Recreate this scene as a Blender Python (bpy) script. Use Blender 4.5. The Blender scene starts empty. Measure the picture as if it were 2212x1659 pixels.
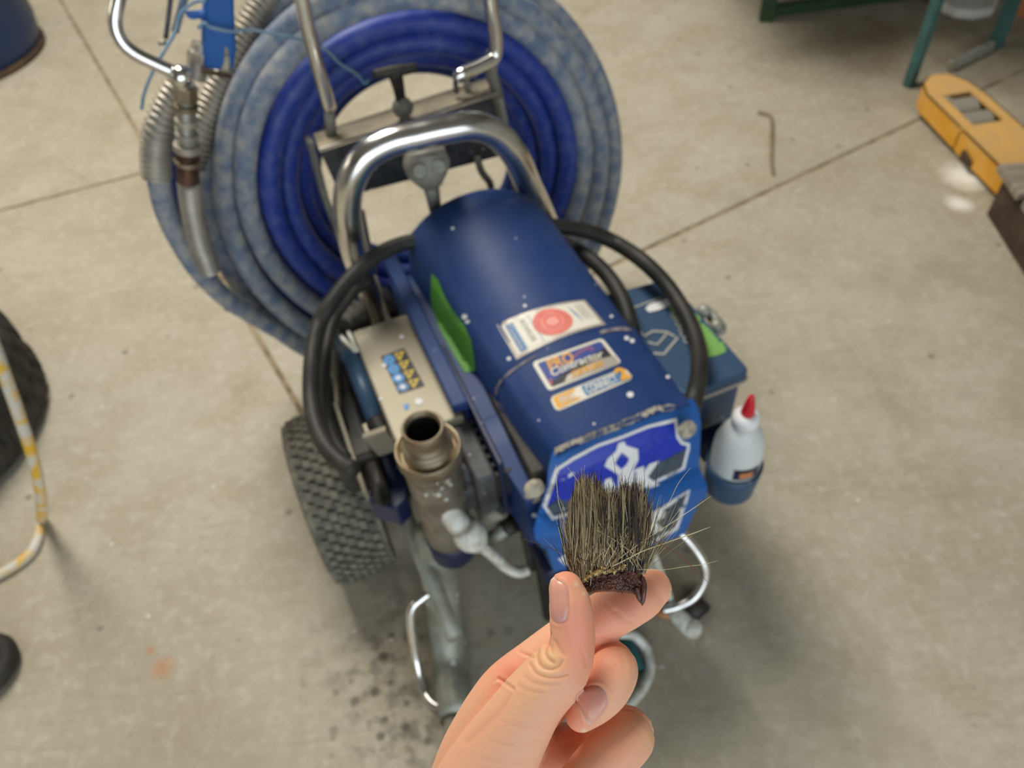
import bpy, bmesh, math, random
import numpy as np
from mathutils import Vector, Matrix
from mathutils.bvhtree import BVHTree
random.seed(7); rng = np.random.RandomState(7)
sc = bpy.context.scene
COL = sc.collection

# ------------------------------------------------------------------ camera
F = 1700.0; CX, CY = 1106.0, 829.5; H = 1.35
_dn = np.array([149., -1430., -1700.]); _dn /= np.linalg.norm(_dn)
_up = -_dn; _f = np.array([0, 0, -1.]); _y = _f - _up * _f.dot(_up); _y /= np.linalg.norm(_y)
_x = np.cross(_y, _up)
RC = np.array([_x, _y, _up])                       # camera axes -> world
cd = bpy.data.cameras.new('camera'); cam = bpy.data.objects.new('camera', cd); COL.objects.link(cam)
cam.matrix_world = Matrix([[*RC[0], 0], [*RC[1], 0], [*RC[2], H], [0, 0, 0, 1]])
cd.sensor_width = 36; cd.lens = 36 * F / 2212; cd.clip_start = .02; cd.clip_end = 60
cd.dof.use_dof = True; cd.dof.focus_distance = .342; cd.dof.aperture_fstop = 10.0
sc.camera = cam
# ------------------------------------------------------------------ world, light, exposure
w = bpy.data.worlds.new('world'); sc.world = w; w.use_nodes = True
bg = w.node_tree.nodes['Background']; bg.inputs[0].default_value = (.80, .90, 1, 1); bg.inputs[1].default_value = 1.0
def area(name, loc, target, sx, sy, power, col):
    l = bpy.data.lights.new(name, 'AREA'); l.shape = 'RECTANGLE'; l.size = sx; l.size_y = sy; l.energy = power; l.color = col
    o = bpy.data.objects.new(name, l); COL.objects.link(o); o.location = loc
    o.rotation_euler = (Vector(target) - Vector(loc)).to_track_quat('-Z', 'Y').to_euler(); return o
area('door_daylight', (1.0, -3.8, 1.9), (0.3, 1.0, .2), 5.0, 3.2, 74, (.84, .93, 1))
area('left_window_daylight', (-4.8, 2.2, 2.4), (0, 1.4, 0), 3.2, 1.6, 30, (1, .90, .74))
area('ceiling_lamp', (-.9, 2.6, 3.75), (-.5, 2.0, 0), 1.0, 2.2, 128, (1, .95, .87))
sc.view_settings.view_transform = 'Standard'; sc.view_settings.look = 'None'
sc.view_settings.gamma = 1; sc.view_settings.use_curve_mapping = False
sc.view_settings.exposure = 0.26

# ------------------------------------------------------------------ helpers
_s, _c = math.sin(math.radians(18)), math.cos(math.radians(18))
A = np.array([[_c, _s, 0], [-_s, _c, 0], [0, 0, 1.]])      # world -> machine frame (w right, b back, z up)
EYE = np.array([0, 0, H]); EYEM = A @ EYE
def ray(px, py): return RC @ np.array([px - CX, -(py - CY), -F])
def G(px, py, z=0.):                                # point of the workshop at height z
    r = ray(px, py); return EYE + r * ((z - H) / r[2])
def Dp(px, py, d): return EYE + ray(px, py) / F * d
def T(*p): return A.T @ np.array(p if len(p) == 3 else p[0], float)   # machine -> world
def X(px, py, w=None, b=None, z=None, d=None):      # machine point on a given plane
    r = A @ ray(px, py)
    t = (w - EYEM[0]) / r[0] if w is not None else (b - EYEM[1]) / r[1] if b is not None else (z - EYEM[2]) / r[2] if z is not None else d / F
    p = EYEM + r * t
    if d is not None and p[2] < .012: p = EYEM + r * ((.012 - EYEM[2]) / r[2])
    return p
def XW(*a, **k): return T(X(*a, **k))
def proj(P):
    c = (np.atleast_2d(P) - EYE) @ RC; return np.stack([CX + F * c[:, 0] / -c[:, 2], CY - F * c[:, 1] / -c[:, 2], -c[:, 2]], 1)

def lin(r, g=None, b=None):
    if g is None: r, g, b = r
    f = lambda v: (v / 255 / 12.92 if v / 255 <= .04045 else ((v / 255 + .055) / 1.055) ** 2.4)
    return (f(r), f(g), f(b), 1)
def mat(name, col, rough=.5, metal=0., col2=None, ns=20., lo=.4, hi=.6, bump=0., bs=60., spots=None, sps=60., spt=.12,
        rough2=None, sss=0., coat=0., stretch=None, attr=None, ior=1.45, spec=None, trans=0.):
    m = bpy.data.materials.new(name); m.use_nodes = True; nt = m.node_tree; N = nt.nodes; L = nt.links
    B = N['Principled BSDF']; B.inputs['Roughness'].default_value = rough; B.inputs['Metallic'].default_value = metal
    B.inputs['IOR'].default_value = ior
    if spec is not None: B.inputs['Specular IOR Level'].default_value = spec
    if coat: B.inputs['Coat Weight'].default_value = coat; B.inputs['Coat Roughness'].default_value = .15
    if trans: B.inputs['Transmission Weight'].default_value = trans
    if sss:
        B.inputs['Subsurface Weight'].default_value = sss; B.inputs['Subsurface Radius'].default_value = (1, .35, .2); B.inputs['Subsurface Scale'].default_value = .004
    tc = N.new('ShaderNodeTexCoord'); vec = tc.outputs['Object']
    if stretch:
        mp = N.new('ShaderNodeMapping'); mp.inputs['Scale'].default_value = stretch; L.new(vec, mp.inputs['Vector']); vec = mp.outputs[0]
    out = None
    if attr:
        a = N.new('ShaderNodeAttribute'); a.attribute_name = attr; out = a.outputs['Color']
    def noise(s, det=6, r=.6):
        n = N.new('ShaderNodeTexNoise'); n.inputs['Scale'].default_value = s; n.inputs['Detail'].default_value = det; n.inputs['Roughness'].default_value = r; L.new(vec, n.inputs['Vector']); return n.outputs['Fac']
    def ramp(v, a_, b_):
        r = N.new('ShaderNodeMapRange'); r.inputs[1].default_value = a_; r.inputs[2].default_value = b_; L.new(v, r.inputs[0]); return r.outputs[0]
    def mix(f, a_, b_):
        x = N.new('ShaderNodeMix'); x.data_type = 'RGBA'; L.new(f, x.inputs[0])
        for i, v in ((6, a_), (7, b_)):
            if isinstance(v, tuple): x.inputs[i].default_value = v
            else: L.new(v, x.inputs[i])
        return x.outputs[2]
    if col2 is not None:
        f = ramp(noise(ns), lo, hi); out = mix(f, out if out is not None else col, col2)
        if rough2 is not None:
            r = N.new('ShaderNodeMapRange'); L.new(f, r.inputs[0]); r.inputs[3].default_value = rough; r.inputs[4].default_value = rough2; L.new(r.outputs[0], B.inputs['Roughness'])
    if spots is not None:
        v = N.new('ShaderNodeTexVoronoi'); v.inputs['Scale'].default_value = sps; L.new(vec, v.inputs['Vector'])
        s1 = ramp(v.outputs['Distance'], spt + .02, spt - .02)
        s2 = N.new('ShaderNodeMath'); s2.operation = 'GREATER_THAN'; s2.inputs[1].default_value = .72
        sx = N.new('ShaderNodeSeparateColor'); L.new(v.outputs['Color'], sx.inputs[0]); L.new(sx.outputs[0], s2.inputs[0])
        s3 = N.new('ShaderNodeMath'); s3.operation = 'MULTIPLY'; L.new(s1, s3.inputs[0]); L.new(s2.outputs[0], s3.inputs[1])
        out = mix(s3.outputs[0], out if out is not None else col, spots)
    if out is not None: L.new(out, B.inputs['Base Color'])
    else: B.inputs['Base Color'].default_value = col
    if bump:
        bp = N.new('ShaderNodeBump'); bp.inputs['Strength'].default_value = bump; bp.inputs['Distance'].default_value = .002
        L.new(noise(bs), bp.inputs['Height'])
        if bs > 150: bp.inputs['Distance'].default_value = .0008; L.new(bp.outputs[0], B.inputs['Normal'])
    m['nodes'] = 1
    return m

class MB:
    def __init__(s): s.v = []; s.f = []; s.n = 0
    def add(s, V, Fc):
        V = np.asarray(V, float); s.v.append(V); s.f += [tuple(int(i) + s.n for i in f) for f in Fc]; s.n += len(V); return s
    def build(s, name, m, parent=None, smooth=True, bevel=0., seg=2, label=None, kind=None, sub=0, fix=False):
        V = np.concatenate(s.v)
        if parent is not None:
            q = parent; off = np.zeros(3)
            while q is not None: off += np.array(q.location); q = q.parent
            V = V - off; loc = None
        else: loc = (V.min(0) + V.max(0)) / 2; loc[2] = V[:, 2].min(); V = V - loc
        me = bpy.data.meshes.new(name); me.from_pydata(V.tolist(), [], s.f)
        if fix:
            bm = bmesh.new(); bm.from_mesh(me); bmesh.ops.recalc_face_normals(bm, faces=bm.faces); bm.to_mesh(me); bm.free()
        o = bpy.data.objects.new(name, me); COL.objects.link(o)
        if parent is not None: o.parent = parent
        else: o.location = loc
        if m: me.materials.append(m)
        if smooth: me.polygons.foreach_set('use_smooth', [True] * len(me.polygons))
        if bevel:
            md = o.modifiers.new('bevel', 'BEVEL'); md.width = bevel; md.segments = seg; md.limit_method = 'ANGLE'; md.angle_limit = .6
            if smooth: md.harden_normals = True
        if sub: md = o.modifiers.new('sub', 'SUBSURF'); md.levels = sub; md.render_levels = sub
        if label: o['label'] = label
        if kind: o['kind'] = kind
        return o
def thing(name, loc, label, cat, group=None):
    o = bpy.data.objects.new(name, None); COL.objects.link(o); o.location = loc; o.empty_display_size = .05
    o['label'] = label; o['category'] = cat
    if group: o['group'] = group
    bpy.context.view_layer.update(); return o
def tag(o, label, cat, group=None):
    o['label'] = label; o['category'] = cat
    if group: o['group'] = group
    return o

def smooth_path(P, k=6, closed=False):
    P = np.asarray(P, float); n = len(P)
    if n < 3 and not closed:
        t = np.linspace(0, 1, k + 1)[:, None]; return P[0] * (1 - t) + P[1] * t
    out = []
    rngi = range(n if closed else n - 1)
    for i in rngi:
        p0 = P[(i - 1) % n] if closed or i > 0 else 2 * P[0] - P[1]
        p1 = P[i]; p2 = P[(i + 1) % n]; p3 = P[(i + 2) % n] if closed or i + 2 < n else 2 * P[-1] - P[-2]
        for t in np.arange(k) / k:
            out.append(.5 * ((2 * p1) + (-p0 + p2) * t + (2 * p0 - 5 * p1 + 4 * p2 - p3) * t * t + (-p0 + 3 * p1 - 3 * p2 + p3) * t ** 3))
    if not closed: out.append(P[-1])
    return np.array(out)
def tube(P, r, n=14, k=6, closed=False, caps=True, raw=False, oval=None, updir=None):
    P = np.asarray(P, float); r = np.full(len(P), r) if np.isscalar(r) else np.asarray(r, float)
    if not raw:
        Q = smooth_path(np.c_[P, r], k, closed); P, r = Q[:, :3], Q[:, 3]
    m = len(P); Tn = np.zeros((m, 3))
    if closed: Tn = np.roll(P, -1, 0) - np.roll(P, 1, 0)
    else: Tn[1:-1] = P[2:] - P[:-2]; Tn[0] = P[1] - P[0]; Tn[-1] = P[-1] - P[-2]
    Tn /= np.linalg.norm(Tn, axis=1)[:, None] + 1e-12
    u = np.array(updir if updir is not None else (0, 0, 1.)) if abs(Tn[0][2]) < .9 or updir is not None else np.array([1., 0, 0])
    V = []; th = np.arange(n) * 2 * math.pi / n
    for i in range(m):
        u = u - Tn[i] * u.dot(Tn[i]); u /= np.linalg.norm(u); v = np.cross(Tn[i], u)
        if updir is not None: u0 = np.array(updir, float); u = u0 - Tn[i] * u0.dot(Tn[i]); u /= np.linalg.norm(u); v = np.cross(Tn[i], u)
        a = 1. if oval is None else oval
        V.append(P[i] + r[i] * (a * np.cos(th)[:, None] * u + np.sin(th)[:, None] * v))
    V = np.concatenate(V); Fc = []
    for i in range(m if closed else m - 1):
        a0 = i * n; b0 = ((i + 1) % m) * n
        for j in range(n): Fc.append((a0 + j, a0 + (j + 1) % n, b0 + (j + 1) % n, b0 + j))
    if not closed and caps: Fc.append(tuple(range(n - 1, -1, -1))); Fc.append(tuple((m - 1) * n + j for j in range(n)))
    return V, Fc
def rod(a, b, r, n=16, r2=None): return tube([a, b], [r, r if r2 is None else r2], n=n, raw=True)
def corr(P, r, pitch, amp, n=16):
    Q = smooth_path(P, 12); s = np.r_[0, np.cumsum(np.linalg.norm(np.diff(Q, axis=0), axis=1))]
    m = max(8, int(s[-1] / pitch) * 4); t = np.linspace(0, s[-1], m); R = np.stack([np.interp(t, s, Q[:, i]) for i in range(3)], 1)
    return tube(R, r + amp * np.where(np.arange(m) % 4 < 2, 1, -1), n=n, raw=True)
def lathe(prof, o, axis, n=40, cap=True):           # prof: (radius, height) list
    axis = np.array(axis, float); axis /= np.linalg.norm(axis); t = np.array([1., 0, 0]) if abs(axis[0]) < .9 else np.array([0, 1., 0])
    u = np.cross(axis, t); u /= np.linalg.norm(u); v = np.cross(axis, u); V = []; Fc = []; th = np.arange(n) * 2 * math.pi / n
    for r, h in prof: V.append(np.asarray(o) + axis * h + max(r, 1e-5) * (np.cos(th)[:, None] * u + np.sin(th)[:, None] * v))
    for i in range(len(prof) - 1):
        for j in range(n): Fc.append((i * n + j, i * n + (j + 1) % n, (i + 1) * n + (j + 1) % n, (i + 1) * n + j))
    if cap: Fc.append(tuple(range(n - 1, -1, -1))); Fc.append(tuple((len(prof) - 1) * n + j for j in range(n)))
    return np.concatenate(V), Fc
BF = [(0, 3, 2, 1), (4, 5, 6, 7), (0, 1, 5, 4), (1, 2, 6, 5), (2, 3, 7, 6), (3, 0, 4, 7)]
def hexa(c8): return np.array(c8, float), BF       # bottom four ccw, top four ccw
def mbox(w0, w1, b0, b1, z0, z1):
    return hexa([T(w0, b0, z0), T(w1, b0, z0), T(w1, b1, z0), T(w0, b1, z0), T(w0, b0, z1), T(w1, b0, z1), T(w1, b1, z1), T(w0, b1, z1)])
def bar(a, b, wd, ht, up=(0, 0, 1)):
    a = np.array(a, float); b = np.array(b, float); t = b - a; t /= np.linalg.norm(t); u = np.array(up, float); s = np.cross(t, u); s /= np.linalg.norm(s); u = np.cross(s, t)
    s = s * wd / 2; u = u * ht / 2
    return hexa([a - s - u, a + s - u, b + s - u, b - s - u, a - s + u, a + s + u, b + s + u, b - s + u])
def prism(P, off):                                  # planar polygon P (Nx3) thickened by vector off
    P = np.array(P, float); n = len(P); V = np.r_[P, P + np.array(off)]
    return V, [tuple(range(n - 1, -1, -1)), tuple(range(n, 2 * n))] + [(i, (i + 1) % n, n + (i + 1) % n, n + i) for i in range(n)]
def ball(o, r, n=20):
    return lathe([(r * math.sin(a), -r * math.cos(a)) for a in np.linspace(.02, math.pi - .02, 12)], o, (0, 0, 1), n)
def world_bvh(objs):
    V = []; Fc = []; n = 0; dg = bpy.context.evaluated_depsgraph_get(); bpy.context.view_layer.update(); dg.update()
    for o in objs:
        e = o.evaluated_get(dg); me = e.to_mesh(); M = o.matrix_world
        V += [M @ v.co for v in me.vertices]; Fc += [tuple(i + n for i in p.vertices) for p in me.polygons]; n = len(V); e.to_mesh_clear()
    return BVHTree.FromPolygons(V, Fc)
def cast(bvh, px, py, off):
    d = Vector(ray(px, py)).normalized(); h = bvh.ray_cast(Vector(EYE), d)
    if h[0] is None: return None
    nn = h[1] if h[1].dot(d) < 0 else -h[1]
    return np.array(h[0] + nn * off)
def decal(bvh, V2, Fc, off, name, m, parent, thick=0, maxlen=14):
    """a thin print laid on a curved surface; V2 = outline points in photograph pixels"""
    bm = bmesh.new(); vs = [bm.verts.new((x, y, 0)) for x, y in V2]
    for f in Fc:
        try: bm.faces.new([vs[i] for i in f])
        except ValueError: pass
    bmesh.ops.triangulate(bm, faces=bm.faces)
    for _ in range(3):
        le = [e for e in bm.edges if e.calc_length() > maxlen]
        if not le: break
        bmesh.ops.subdivide_edges(bm, edges=le, cuts=1); bmesh.ops.triangulate(bm, faces=bm.faces)
    bad = []
    for v in bm.verts:
        p = cast(bvh, v.co.x, v.co.y, off)
        if p is None: bad.append(v)
        else: v.co = p
    bmesh.ops.delete(bm, geom=bad, context='VERTS')
    bad = [f for f in bm.faces if max(e.calc_length() for e in f.edges) > .05]
    bmesh.ops.delete(bm, geom=bad, context='FACES')
    bm.verts.index_update(); V = [tuple(v.co) for v in bm.verts]; Fn = [tuple(v.index for v in f.verts) for f in bm.faces]; bm.free()
    if not V: return None
    mb = MB(); mb.add(V, Fn); return mb.build(name, m, parent, smooth=False)
def poly(P): return P, [tuple(range(len(P)))]
def strip2(P, wd):
    P = np.array(P, float); t = np.gradient(P, axis=0); t /= np.linalg.norm(t, axis=1)[:, None]; nrm = np.c_[-t[:, 1], t[:, 0]] * wd / 2
    V = np.r_[P - nrm, P + nrm]; n = len(P); return V, [(i, i + 1, n + i + 1, n + i) for i in range(n - 1)]
def textmesh(s, bold=.0, shear=0.):
    c = bpy.data.curves.new('t', 'FONT'); c.body = s; c.size = 1; c.offset = bold; c.shear = shear; c.resolution_u = 3
    o = bpy.data.objects.new('t', c); COL.objects.link(o); dg = bpy.context.evaluated_depsgraph_get(); e = o.evaluated_get(dg); me = e.to_mesh()
    V = np.array([v.co[:2] for v in me.vertices]); Fc = [tuple(p.vertices) for p in me.polygons]; e.to_mesh_clear()
    bpy.data.objects.remove(o); bpy.data.curves.remove(c)
    V -= V.min(0); V /= V.max(0); return V, Fc
class Quad:                                         # maps (s,t), s across, t downwards, to pixels of a slightly bulged quad
    def __init__(s, tl, tr, br, bl, bulge=0): s.q = [np.array(p, float) for p in (tl, tr, br, bl)]; s.b = bulge
    def __call__(s, a, t):
        tl, tr, br, bl = s.q; p = tl * (1 - a) * (1 - t) + tr * a * (1 - t) + br * a * t + bl * (1 - a) * t
        return (p[0], p[1] + s.b * 4 * a * (1 - a))
    def rect(s, a0, t0, a1, t1, n=6, rad=0.):
        P = []
        for i in range(n + 1): P.append((a0 + (a1 - a0) * i / n, t0))
        for i in range(n + 1): P.append((a1 - (a1 - a0) * i / n, t1))
        if rad:
            P = []; asp = np.linalg.norm(s.q[1] - s.q[0]) / np.linalg.norm(s.q[3] - s.q[0]); ra = rad; rt = rad * asp
            for cx, cy, a_ in ((a0 + ra, t0 + rt, 180), (a1 - ra, t0 + rt, 270), (a1 - ra, t1 - rt, 0), (a0 + ra, t1 - rt, 90)):
                for k in range(5): an = math.radians(a_ + 22.5 * k); P.append((cx + ra * math.cos(an), cy + rt * math.sin(an)))
        return [s(*p) for p in P], [tuple(range(len(P)))]
    def grid(s, a0, t0, a1, t1, n=10, m=3):
        V = [s(a0 + (a1 - a0) * i / n, t0 + (t1 - t0) * j / m) for j in range(m + 1) for i in range(n + 1)]
        return V, [(j * (n + 1) + i, j * (n + 1) + i + 1, (j + 1) * (n + 1) + i + 1, (j + 1) * (n + 1) + i) for j in range(m) for i in range(n)]
    def text(s, body, a0, t0, a1, t1, bold=.0, shear=0., rot=0):
        V, Fc = textmesh(body, bold, shear)
        if rot == 0: return [s(a0 + (a1 - a0) * x, t1 - (t1 - t0) * y) for x, y in V], Fc
        return [s(a0 + (a1 - a0) * y, t0 + (t1 - t0) * x) for x, y in V], Fc      # reads downwards, letters' feet to the left

# ------------------------------------------------------------------ materials
M = {}
M['chrome'] = mat('chrome', (.84, .83, .80, 1), .17, 1., col2=(.62, .60, .56, 1), ns=25, rough2=.3, lo=.45, hi=.75)
M['steel'] = mat('steel', (.50, .49, .46, 1), .35, .9, col2=(.34, .32, .28, 1), ns=18, rough2=.55, spots=(.6, .6, .58, 1), sps=90)
M['galv'] = mat('galvanised', lin(166, 168, 156), .5, .35, col2=lin(140, 140, 124), ns=22, spots=lin(215, 215, 205), sps=40, spt=.2)
M['dusty'] = mat('dusty_steel', lin(150, 146, 134), .6, .3, col2=lin(95, 95, 92), ns=14, lo=.35, hi=.65, bump=.2)
M['darksteel'] = mat('dark_steel', lin(90, 90, 90), .45, .5, col2=lin(58, 60, 62), ns=16, spots=lin(200, 200, 205), sps=60, spt=.1)
M['cast'] = mat('grey_casting', lin(80, 82, 84), .6, .2, col2=lin(58, 57, 55), ns=20, spots=lin(170, 170, 175), sps=70, spt=.1)
M['blackiron'] = mat('black_iron', lin(34, 33, 32), .55, .2, col2=lin(58, 53, 46), ns=25)
M['blue'] = mat('blue_paint', lin(30, 58, 110), .46, 0, spec=.3, col2=lin(46, 68, 116), ns=9, spots=lin(200, 200, 215), sps=38, spt=.055, bump=.05, bs=120)
M['blue2'] = mat('gun_and_lit_nose_blue', lin(26, 88, 162), .4, 0, col2=lin(40, 96, 166), ns=14, spots=lin(220, 220, 230), sps=35, spt=.05)  # gun's own blue; on the nose, door light put into the cover colour
M['navy'] = mat('navy_paint', lin(20, 30, 62), .4, 0, col2=lin(26, 38, 74), ns=14, spots=lin(190, 190, 200), sps=45, spt=.06)
M['slate'] = mat('toolbox_paint', lin(46, 76, 108), .42, 0, col2=lin(66, 88, 110), ns=7, lo=.45, hi=.8, spots=lin(195, 200, 205), sps=28, spt=.06)
M['green'] = mat('green_paint', lin(84, 150, 50), .55, 0, col2=lin(96, 160, 66), ns=30)
M['palegreen'] = mat('pale_green_paint', lin(122, 172, 88), .55, 0, col2=lin(112, 160, 80), ns=30)
M['planks'] = mat('weathered_wood', lin(158, 148, 132), .85, 0, col2=lin(132, 120, 104), ns=6, stretch=(1, 8, 1))
M['shadewood'] = mat('shaded_wood', lin(84, 70, 56), .9, 0, col2=lin(64, 52, 42), ns=12)  # wood darkened in colour for the shade under the pallet deck
M['white'] = mat('white_print', lin(232, 232, 232), .5)
M['whitepaint'] = mat('white_paint', lin(226, 226, 216), .4, 0, col2=lin(190, 186, 170), ns=60, bump=.6, bs=150)
M['chip'] = mat('chipped_edge', lin(190, 180, 160), .75, 0, col2=lin(128, 122, 110), ns=90, bump=.5, bs=200)
M['scuff'] = mat('scuffed_trim', lin(150, 140, 138), .6, 0, col2=lin(100, 98, 115), ns=60)
M['royal'] = mat('royal_blue_print', lin(22, 50, 176), .4)
M['stripe'] = mat('dark_striped_print', lin(52, 66, 78), .5, col2=lin(74, 86, 96), ns=90)
M['stripe2'] = mat('stripe_line', lin(84, 94, 104), .5)
M['cream'] = mat('cream_print', lin(236, 230, 212), .45)
M['silver'] = mat('silver_print', lin(188, 180, 168), .4, .3)
M['red'] = mat('red_print', lin(240, 122, 108), .5, col2=lin(232, 98, 88), ns=180, lo=.45, hi=.55)
M['pink'] = mat('pale_red_print', lin(246, 168, 152), .5)
M['sky'] = mat('light_blue_print', lin(70, 150, 215), .5)
M['midblue'] = mat('mid_blue_print', lin(82, 132, 178), .5)
M['orange'] = mat('orange_print', lin(240, 176, 62), .5)
M['indigo'] = mat('indigo_print', lin(62, 78, 150), .5)
M['charcoal'] = mat('charcoal_print', lin(52, 50, 56), .5)
M['grey'] = mat('grey_print', lin(178, 178, 168), .5)
M['yellow'] = mat('yellow_print', lin(226, 196, 60), .5)
M['black'] = mat('black_print', lin(40, 40, 38), .5)
M['box'] = mat('control_box_metal', lin(152, 146, 128), .5, .35, col2=lin(150, 142, 122), ns=12, spots=lin(215, 210, 195), sps=30, spt=.07)
M['brass'] = mat('brass', lin(160, 148, 126), .4, .7, col2=lin(134, 118, 94), ns=26, rough2=.5)
M['brown'] = mat('tarnished_bronze', lin(112, 84, 72), .4, .6, col2=lin(74, 54, 46), ns=40)
M['filter'] = mat('filter_housing', lin(148, 142, 130), .4, .6, col2=lin(122, 112, 100), ns=30, rough2=.5, bump=.2, bs=200)
M['shelf'] = mat('dusty_shelf', lin(188, 176, 150), .7, .1, col2=lin(160, 150, 130), ns=20)
M['bore'] = mat('dark_bore', lin(30, 32, 28), .6)
M['rubber'] = mat('rubber', lin(34, 33, 30), .55, 0, col2=lin(52, 49, 44), ns=20, spots=lin(150, 145, 135), sps=50, spt=.08)
M['tyre'] = mat('dusty_tyre', lin(92, 90, 82), .85, 0, col2=lin(128, 123, 106), ns=60, bump=.5, bs=90)
M['tyreblack'] = mat('black_tyre', lin(38, 36, 33), .7, 0, col2=lin(56, 52, 46), ns=10)
M['hose'] = mat('blue_hose', lin(38, 60, 146), .5, 0, col2=lin(74, 88, 150), ns=50, lo=.45, hi=.7, bump=.1)
M['hosedark'] = mat('shaded_blue_hose', lin(24, 48, 120), .5, 0, col2=lin(40, 62, 122), ns=24, bump=.1)  # deep blue inner hose, darkened for the shade between the loops
M['hosegrey'] = mat('dusty_hose', lin(104, 120, 144), .65, 0, col2=lin(164, 164, 160), ns=40, lo=.38, hi=.66, bump=.2)
M['hosemix'] = mat('half_dusty_hose', lin(70, 94, 136), .6, 0, col2=lin(136, 142, 150), ns=52, lo=.34, hi=.72, bump=.2)
M['guard'] = mat('hose_guard', lin(158, 152, 142), .45, .5, col2=lin(180, 172, 156), ns=20)
M['plasticred'] = mat('red_cap_plastic', lin(205, 32, 48), .35)
M['bottle'] = mat('milky_bottle', lin(222, 228, 226), .3, sss=.3, trans=.1)
M['drum'] = mat('drum_plastic', lin(22, 50, 98), .4, 0, col2=lin(30, 58, 104), ns=6)
M['rust'] = mat('rusty_rim', lin(96, 76, 54), .8, col2=lin(70, 56, 44), ns=30)
M['teal'] = mat('teal_paint', lin(62, 102, 98), .5, 0, col2=lin(52, 86, 84), ns=15)
M['dkgreen'] = mat('dark_green_paint', lin(28, 56, 26), .5, 0, col2=lin(38, 66, 34), ns=15)
M['fork'] = mat('fork_yellow', lin(222, 158, 42), .5, 0, col2=lin(226, 176, 92), ns=9, lo=.4, hi=.62)
M['forktop'] = mat('dusty_fork_top', lin(224, 176, 100), .6, 0, col2=lin(214, 172, 112), ns=12)
M['roller'] = mat('grey_roller', lin(150, 144, 130), .5)
M['rodrust'] = mat('rusty_rod_paint', lin(146, 130, 104), .9, col2=lin(124, 108, 84), ns=40)
M['wire'] = mat('blue_wire', lin(104, 142, 166), .6, col2=lin(128, 150, 166), ns=40)
M['yhose'] = mat('painted_yellow_hose', lin(214, 210, 198), .5, col2=lin(232, 184, 56), ns=26, lo=.44, hi=.56)
M['sack'] = mat('white_sack', lin(226, 224, 216), .7, col2=lin(205, 200, 190), ns=10)
M['orangebox'] = mat('orange_cardboard', lin(200, 130, 80), .7)
M['board'] = mat('grey_board', lin(160, 152, 138), .8, col2=lin(140, 132, 118), ns=12)
M['resin'] = mat('dark_resin', lin(112, 60, 42), .18, 0, col2=lin(48, 24, 22), ns=180, lo=.4, hi=.7, bump=1., bs=700, rough2=.28, coat=.5)
M['crumb'] = mat('dried_glue', lin(214, 188, 130), .8, col2=lin(176, 140, 84), ns=500, bump=.5, bs=900)
M['hair'] = mat('bristle_hair', (.5, .5, .5, 1), .42, attr='Col')
M['tealrubber'] = mat('teal_rubber', lin(30, 88, 92), .5)
M['slabwall'] = mat('plaster_wall', lin(176, 174, 166), .9, col2=lin(166, 164, 156), ns=2)
M['ceil'] = mat('ceiling_sheet', lin(128, 126, 120), .9)

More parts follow.
